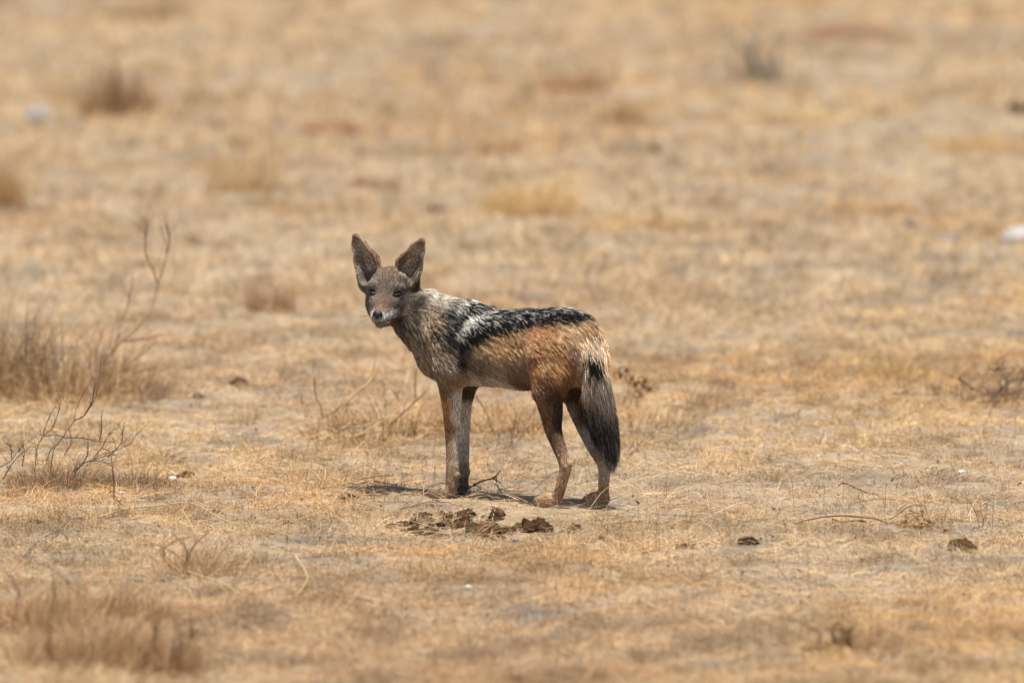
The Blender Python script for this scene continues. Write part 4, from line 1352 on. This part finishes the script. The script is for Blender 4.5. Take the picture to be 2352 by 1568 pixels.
shrub('fallen_twig', (1975, 1140), 'slim reddish brown twig lying in the stubble beyond the curled golden stalks', 'twig', [CR4([(700, 225), (750, 200), (850, 245), (920, 275), (1020, 300), (1110, 320), (1160, 370)]), CR4([(1020, 300), (1080, 340), (1100, 345)])], BROWNTWIG * 0.8, 1, 0.02, 0.02, 0.0019)
shrub('upright_stem', (2255, 1218), 'two thin brown stems standing up behind the round dung lump', 'stem', [CR4([(1950, 610), (1940, 520), (1900, 420), (1840, 330)]), CR4([(1985, 630), (1990, 530), (1975, 470)])], BROWNTWIG * 0.9, 2, 0.03, 0.02, 0.0014, None, 'stem')

# ---- dung
M_ = [lin((86, 62, 42)), lin((68, 50, 36)), lin((100, 74, 48)), lin((54, 41, 32))]


def clods(root, g, items, y_off=0.0):
    for k, (cx, cy, w_, h_, dark) in enumerate(items):
        base_ = G(cx, cy + h_)
        kk = (base_[1] + CAM_D) / FPX
        n = max(3, int(w_ / 3.5))
        for j in range(n):
            fx = (j + 0.5) / n * 2 - 1
            c = np.array([base_[0] + fx * w_ * kk * 0.9, base_[1] + random.uniform(-0.05, 0.10), 0])
            c[2] = hgt(c[0], c[1])
            rr = h_ * kk * random.uniform(0.6, 1.35) * (1 - 0.3 * abs(fx))
            rad_ = np.array([rr * random.uniform(0.9, 1.4), rr * random.uniform(0.9, 1.6), rr])
            col_ = M_[random.randrange(3)] * (0.6 if dark else 1.0)
            mb = MB(); mb.lump((0, 0, 0), rad_, col_, 0.75, k * 31 + j, 14, 10, 0.3)
            o = mb.build('clod', M_DUNG, root)
            o.location = c + np.array([0, 0, 0.45 * rad_[2]]) - g
            o.rotation_euler = (0, 0, random.uniform(0, 6.28))


def cl3(items):
    return [(826.9 + .2929 * a, 826.9 + .2929 * b, .2929 * c, .2929 * d, e) for a, b, c, d, e in items]


g = on_ground(G(1080, 1222))
root = thing('dung_pile', g, 'long crumbled pile of brown dung in the grass in front of the jackal', 'dung')
clods(root, g, cl3([(235, 1295, 26, 24, 1), (330, 1285, 50, 26, 0), (430, 1290, 70, 30, 1), (470, 1225, 60, 36, 0), (545, 1225, 22, 26, 1), (560, 1300, 60, 26, 0), (690, 1230, 75, 34, 0), (830, 1215, 55, 44, 1), (800, 1270, 80, 26, 0),
                    (920, 1290, 80, 40, 0), (1010, 1280, 60, 36, 0), (1075, 1215, 46, 42, 1), (1100, 1345, 42, 26, 1), (960, 1330, 70, 26, 0), (640, 1280, 60, 20, 0), (1180, 1310, 50, 20, 0), (1250, 1280, 50, 26, 0), (1370, 1270, 85, 44, 1), (1450, 1275, 50, 40, 0)]))
mb = MB()
fuzz(mb, g, (0.22, 0.2), 450, 0.006, 0.022, [M_[0], M_[1], M_[2]], 0.0022, 1.1, 0.4)
mb.build('fibre_crumbs', M_STRAW, root, g, kind='stuff')
for (cx, cy, w_, h_, dk, lab) in ((1322, 1203, 13, 10, 0, 'small round dung lump at the end of the dung pile'),
                                  (1378, 1227, 9, 5, 1, 'tiny flat dark dung crumb below the end of the dung pile'),
                                  (2209, 1254, 29, 15, 1, 'rounded dark brown dung lump lying alone below the curled golden stalks'),
                                  (1718, 1256, 28, 9, 1, 'flat dark brown dung patch between the dung pile and the round lump'),
                                  (1575, 1258, 30, 6, 0, 'thin crumbled pale brown dung patch beside the flat dark one'),
                                  (665, 1198, 15, 7, 0, 'little tan-brown dung heap between the twig shrub and the dung pile'),
                                  (785, 1140, 12, 6, 1, 'small dark cluster of dung pellets left of the jackal forefeet'),
                                  (800, 1132, 9, 8, 0, 'small grey dung ball against the fallen stem'),
                                  (80, 1203, 26, 7, 1, 'brown dung crumbs in front of the thorny twig shrub'),
                                  (548, 875, 22, 11, 1, 'dark brown clod lying out behind the thorny twig shrub'),
                                  (452, 907, 7, 8, 1, 'little upright dark clod behind the thorny twig shrub'),
                                  (992, 472, 22, 11, 1, 'dark grey clod on the plain above the jackal ears'),
                                  (1500, 340, 18, 12, 1, 'dark round clod far out behind the jackal rump'),
                                  (2338, 248, 26, 14, 1, 'dark brown clod far out at the edge of the plain'),
                                  (430, 1092, 20, 8, 0, 'curled brown leaf-like dung crumbs beside a white pebble')):
    g = on_ground(G(cx, cy + h_))
    kk = (g[1] + CAM_D) / FPX
    root = thing('dung_lump', g, lab, 'dung')
    n = max(2, int(w_ / 6)); n = min(n, 7)
    for j in range(n):
        fx = (j + 0.5) / n * 2 - 1
        rr = h_ * kk * random.uniform(1.05, 1.4) * (1 - 0.3 * abs(fx))
        rad_ = np.array([max(rr, w_ * kk / n) * random.uniform(1.0, 1.4), rr * 1.2, rr])
        mb = MB(); mb.lump((0, 0, 0), rad_, M_[random.randrange(4)] * (0.55 if dk else 1.05), 0.45, int(cx) + j, 14, 10, 0.3)
        o = mb.build('clod', M_DUNG, root)
        o.location = (fx * w_ * kk * 0.75, random.uniform(-0.02, 0.02), 0.55 * rad_[2])

# ---- stones
for cx, cy, w_, h_, col_, lab in ((85, 272, 27, 24, (150, 150, 154), 'smooth pale grey round stone far out on the left of the plain'),
                                  (2345, 556, 50, 30, (178, 172, 168), 'whitish flat-topped stone at the right edge of the plain'),
                                  (2090, 528, 15, 14, (122, 118, 116), 'small dark grey stone farther from the whitish stone'),
                                  (2175, 552, 36, 10, (128, 122, 118), 'flat dark grey stone close to the whitish stone'),
                                  (395, 1106, 10, 7, (238, 234, 228), 'white pebble beside the foot of the thorny twig shrub'),
                                  (2210, 1086, 9, 5, (236, 230, 226), 'white pebble out beyond the curled golden stalks'),
                                  (1075, 1360, 10, 6, (224, 216, 210), 'whitish pebble in the stubble in front of the dung pile'),
                                  (279, 1143, 11, 6, (214, 204, 196), 'dull pale pebble at the foot of the bent stem')):
    g = on_ground(G(cx, cy))
    kk = (g[1] + CAM_D) / FPX
    mb = MB(); mb.lump((0, 0, 0), np.array([w_ * kk, w_ * kk * 0.8, h_ * kk]), lin(col_) * 0.85, 0.22, int(cx), 20, 14, 0.45)
    o = mb.build('stone' if w_ > 12 else 'pebble', M_STONE, None, None, True, label=lab, category='stone')
    o.location = g + np.array([0, 0, 0.35 * h_ * kk])

# ---- grass tufts and weeds out on the plain and in the foreground
BRN = [lin((150, 116, 84)), lin((126, 96, 70)), lin((170, 134, 96))]
GLD = [lin((220, 182, 116)), lin((206, 166, 100)), lin((228, 196, 136))]
RED = [lin((160, 112, 82)), lin((142, 98, 74)), lin((178, 132, 98))]
GRY = [lin((130, 122, 108)), lin((112, 106, 92)), lin((150, 136, 114))]
SFT = [lin((190, 154, 116)), lin((170, 134, 100)), lin((206, 172, 130)), lin((150, 116, 88))]
GRN = [lin((138, 150, 92)), lin((160, 160, 100))]
TUFTS = [
    # px, py of the foot, half width px, height px, blades, colours, lean, name, label, category
    (1215, 490, 115, 150, 330, GLD, 0.6, 'grass_tuft', 'large golden grass tuft on the plain just above the jackal back', 'grass'),
    (1265, 500, 45, 50, 260, RED, 0.8, 'low_weed', 'reddish weed at the foot of the large golden tuft', 'weed'),
    (560, 440, 90, 160, 190, GLD + BRN, 0.45, 'grass_tuft', 'tall loose golden brown tuft behind the sapling top', 'grass'),
    (0, 475, 60, 190, 260, GLD + BRN, 0.35, 'grass_tuft', 'tall golden brown tuft at the left edge of the plain above the tussock', 'grass'),
    (270, 262, 85, 150, 420, BRN, 0.7, 'dead_bush', 'dead brown bush with shade painted dark at its base right of the pale round stone', 'bush'),
    (770, 305, 85, 45, 420, RED, 0.9, 'low_weed', 'broad reddish brown weed patch far behind the jackal ears', 'weed'),
    (1320, 212, 75, 60, 380, RED, 0.8, 'low_weed', 'reddish brown weed patch far behind the jackal back', 'weed'),
    (1960, 90, 130, 60, 420, RED, 0.8, 'low_weed', 'wide red-brown weed belt beside the grey-green bush', 'weed'),
    (330, 40, 130, 60, 380, BRN, 0.8, 'low_weed', 'far brown weed belt beyond the dead brown bush', 'weed'),
    (1755, 190, 100, 140, 110, GRY, 0.5, 'sparse_bush', 'sparse grey-green bush far out behind the jackal rump', 'bush'),
    (885, 262, 22, 40, 60, GRN, 0.4, 'green_weed', 'pale green weed far out beside the reddish patch', 'weed'),
    (2150, 145, 32, 26, 60, GRN, 0.7, 'green_weed', 'small green weed far out near the red-brown belt', 'weed'),
    (2010, 262, 45, 45, 80, GRN + GLD, 0.5, 'green_weed', 'yellowish green weed in front of the grey-green bush', 'weed'),
    (1215, 215, 16, 60, 60, GRN, 0.3, 'green_weed', 'slim green weed beside the far reddish patch', 'weed'),
    (1830, 322, 14, 22, 50, GRY + GRN, 0.5, 'green_weed', 'little dark green weed farther out than the golden strips', 'weed'),
    (1480, 520, 150, 50, 420, GLD, 0.9, 'grass_tuft', 'flattened yellow grass strip right of the large golden tuft', 'grass'),
    (2000, 478, 110, 50, 320, GLD, 0.9, 'grass_tuft', 'flattened yellow grass strip before the dark grey stones', 'grass'),
    (1820, 275, 170, 40, 380, GLD, 0.95, 'grass_tuft', 'far flattened yellow grass strip below the grey-green bush', 'grass'),
    (2250, 350, 120, 60, 320, GLD, 0.8, 'grass_tuft', 'wide yellow grass clump toward the far right edge', 'grass'),
    (700, 480, 130, 40, 260, RED + GLD, 0.9, 'low_weed', 'rusty straw patch left of the dark grey clod', 'weed'),
    (860, 430, 60, 50, 200, RED, 0.8, 'low_weed', 'small rusty weed behind the jackal ears', 'weed'),
    (620, 715, 60, 115, 190, BRN + RED, 0.5, 'low_weed', 'loose twiggy brown herb standing between the sapling and the jackal face', 'herb'),
    (1150, 360, 60, 60, 160, GLD + RED, 0.6, 'grass_tuft', 'pale golden tuft just beyond the large golden tuft', 'grass'),
    (1440, 290, 35, 90, 140, GLD + BRN, 0.35, 'grass_tuft', 'slim leaning golden tuft far behind the jackal back', 'grass'),
    (2060, 880, 90, 80, 260, GLD + [PALESTRAW], 0.4, 'grass_tuft', 'thin pale grass clump left of the low dark twiggy shrub', 'grass'),
    (60, 490, 100, 30, 200, BRN, 0.9, 'low_weed', 'flat brown litter patch below the tall left tuft', 'weed'),
    (2200, 940, 110, 30, 300, BRN + GLD, 0.9, 'low_weed', 'flat brown litter patch in front of the low dark twiggy shrub', 'weed'),
    (1180, 985, 110, 36, 300, RED + BRN, 0.9, 'low_weed', 'reddish brown litter seen between the jackal fore and hind legs', 'weed'),
    # foreground
    (205, 1545, 190, 190, 520, SFT, 0.5, 'feathery_weed', 'wide feathery tan weed mass in the left foreground', 'weed'),
    (385, 1552, 90, 150, 260, BRN + SFT, 0.45, 'feathery_weed', 'darker brown upright weed beside the wide feathery mass', 'weed'),
    (60, 1450, 150, 150, 360, SFT, 0.5, 'feathery_weed', 'loose tan weed tuft behind the wide feathery mass', 'weed'),
    (250, 1420, 150, 130, 360, SFT, 0.55, 'feathery_weed', 'sparse pinkish brown weed between the feathery mass and the bent stem', 'weed'),
    (120, 1650, 190, 150, 420, SFT, 0.5, 'feathery_weed', 'tan weed at the very bottom of the left foreground', 'weed'),
    (350, 1660, 170, 130, 380, SFT, 0.55, 'feathery_weed', 'low tan weed in front of the darker upright foreground weed', 'weed'),
    (460, 1320, 110, 110, 120, SFT, 0.5, 'feathery_weed', 'thin brown weed with fuzzy heads left of the dung pile', 'weed'),
    (1930, 1500, 80, 70, 340, [lin((140, 104, 70)), lin((116, 86, 58)), lin((190, 150, 100))], 0.7, 'curled_weed', 'curled dark brown weed in the right foreground', 'weed'),
    (1985, 1505, 110, 34, 280, RED, 0.95, 'low_weed', 'flat reddish litter around the curled foreground weed', 'weed'),
    (720, 1390, 120, 34, 320, BRN, 0.95, 'low_weed', 'flat brown litter patch in front of the dung pile', 'weed'),
]
for (px, py, hw, hh, n, cols, lean, nm, lab, cat) in TUFTS:
    g = on_ground(G(px, py))
    kk = (g[1] + CAM_D) / FPX
    mb = MB()
    n = int(n * (2.6 if nm == 'feathery_weed' else 1.9))
    fuzz(mb, g, (hw * kk, max(hw * kk * 0.8, 0.06)), n, 0.35 * hh * kk, 1.15 * hh * kk, (np.array(cols) * 0.72 + lin((206, 174, 130)) * 0.28), max(0.0014, 1.3 * kk), lean, 0.38)
    if nm == 'curled_weed':
        fuzz(mb, g, (95 * kk, 0.12), 420, 10 * kk, 42 * kk, [lin((96, 70, 46)), lin((116, 86, 56))], 1.8 * kk, 0.8, 0.4)
    if nm == 'dead_bush':
        fuzz(mb, g, (55 * kk, 0.12), 700, 15 * kk, 50 * kk, [lin((84, 62, 42)), lin((100, 74, 50))], 2.2 * kk, 0.7, 0.4)  # dense dark stems put the shade at the bush's base into colour
    if nm in ('dead_bush', 'sparse_bush', 'feathery_weed', 'curled_weed'):
        root = thing(nm, g, lab, cat)
        mb.build('foliage', M_STRAW, root, g)
        for k in range(7 if hw > 75 else 4):
            a = g + np.array([random.gauss(0, hw * kk * 0.25), random.gauss(0, 0.04), 0])
            b = a + np.array([random.gauss(0, hw * kk * 0.3), random.gauss(0, 0.04), hh * kk * random.uniform(0.4, 0.6)])
            c = b + np.array([random.gauss(0, hw * kk * 0.3), random.gauss(0, 0.04), hh * kk * random.uniform(0.3, 0.5)])
            tb = MB(); tb.tube([a, b, c], 3.4 * kk, 1.4 * kk, cols[0] * (0.6 if cols[0] is not SFT[0] else 0.85), sides=5)
            side_twigs(tb, np.array([a, b, c]), 8, hh * kk * 0.3, 0.8 * kk, cols[0] * 0.75)
            tb.build('stem', M_TWIG, root, g)
    else:
        o = mb.build(nm, M_STRAW, None, g, label=lab, category=cat)
        o.location = g

# ---- long straws lying in the foreground
CR5 = crop(0, 1102.5, 0.3516)
for p_, lab in (([(1180, 1070), (1350, 1140), (1500, 1220), (1700, 1310)], 'thick pale straw lying slantwise beside the darker brown foreground weed'),
                ([(1200, 620), (1450, 720), (1650, 820), (1850, 890), (2150, 930)], 'long golden straw curving across the foreground stubble'),
                ([(1930, 550), (2010, 690), (1930, 840)], 'short kinked pale straw crossing the end of the long golden straw'),
                ([(600, 300), (800, 240), (1000, 205), (1250, 210), (1450, 290), (1600, 330)], 'long arched straw in front of the bent stem'),
                ([(150, 540), (240, 470), (350, 400), (480, 340), (560, 290)], 'grey-brown curved twig left of the long arched straw')):
    g = on_ground(G(*CR5(p_)[len(p_) // 2]))
    pts = []
    for q_ in CR5(p_):
        x_ = G(*q_); x_[2] = hgt(x_[0], x_[1]) + random.uniform(0.008, 0.02); pts.append(x_)
    mb = MB(); mb.tube(pts, 0.0022, 0.0014, PALESTRAW * 0.85 if 'twig' not in lab else GREYTWIG, sides=5)
    o = mb.build('long_straw' if 'twig' not in lab else 'curved_twig', M_STRAW, None, g, label=lab, category='straw' if 'twig' not in lab else 'twig')
    o.location = g
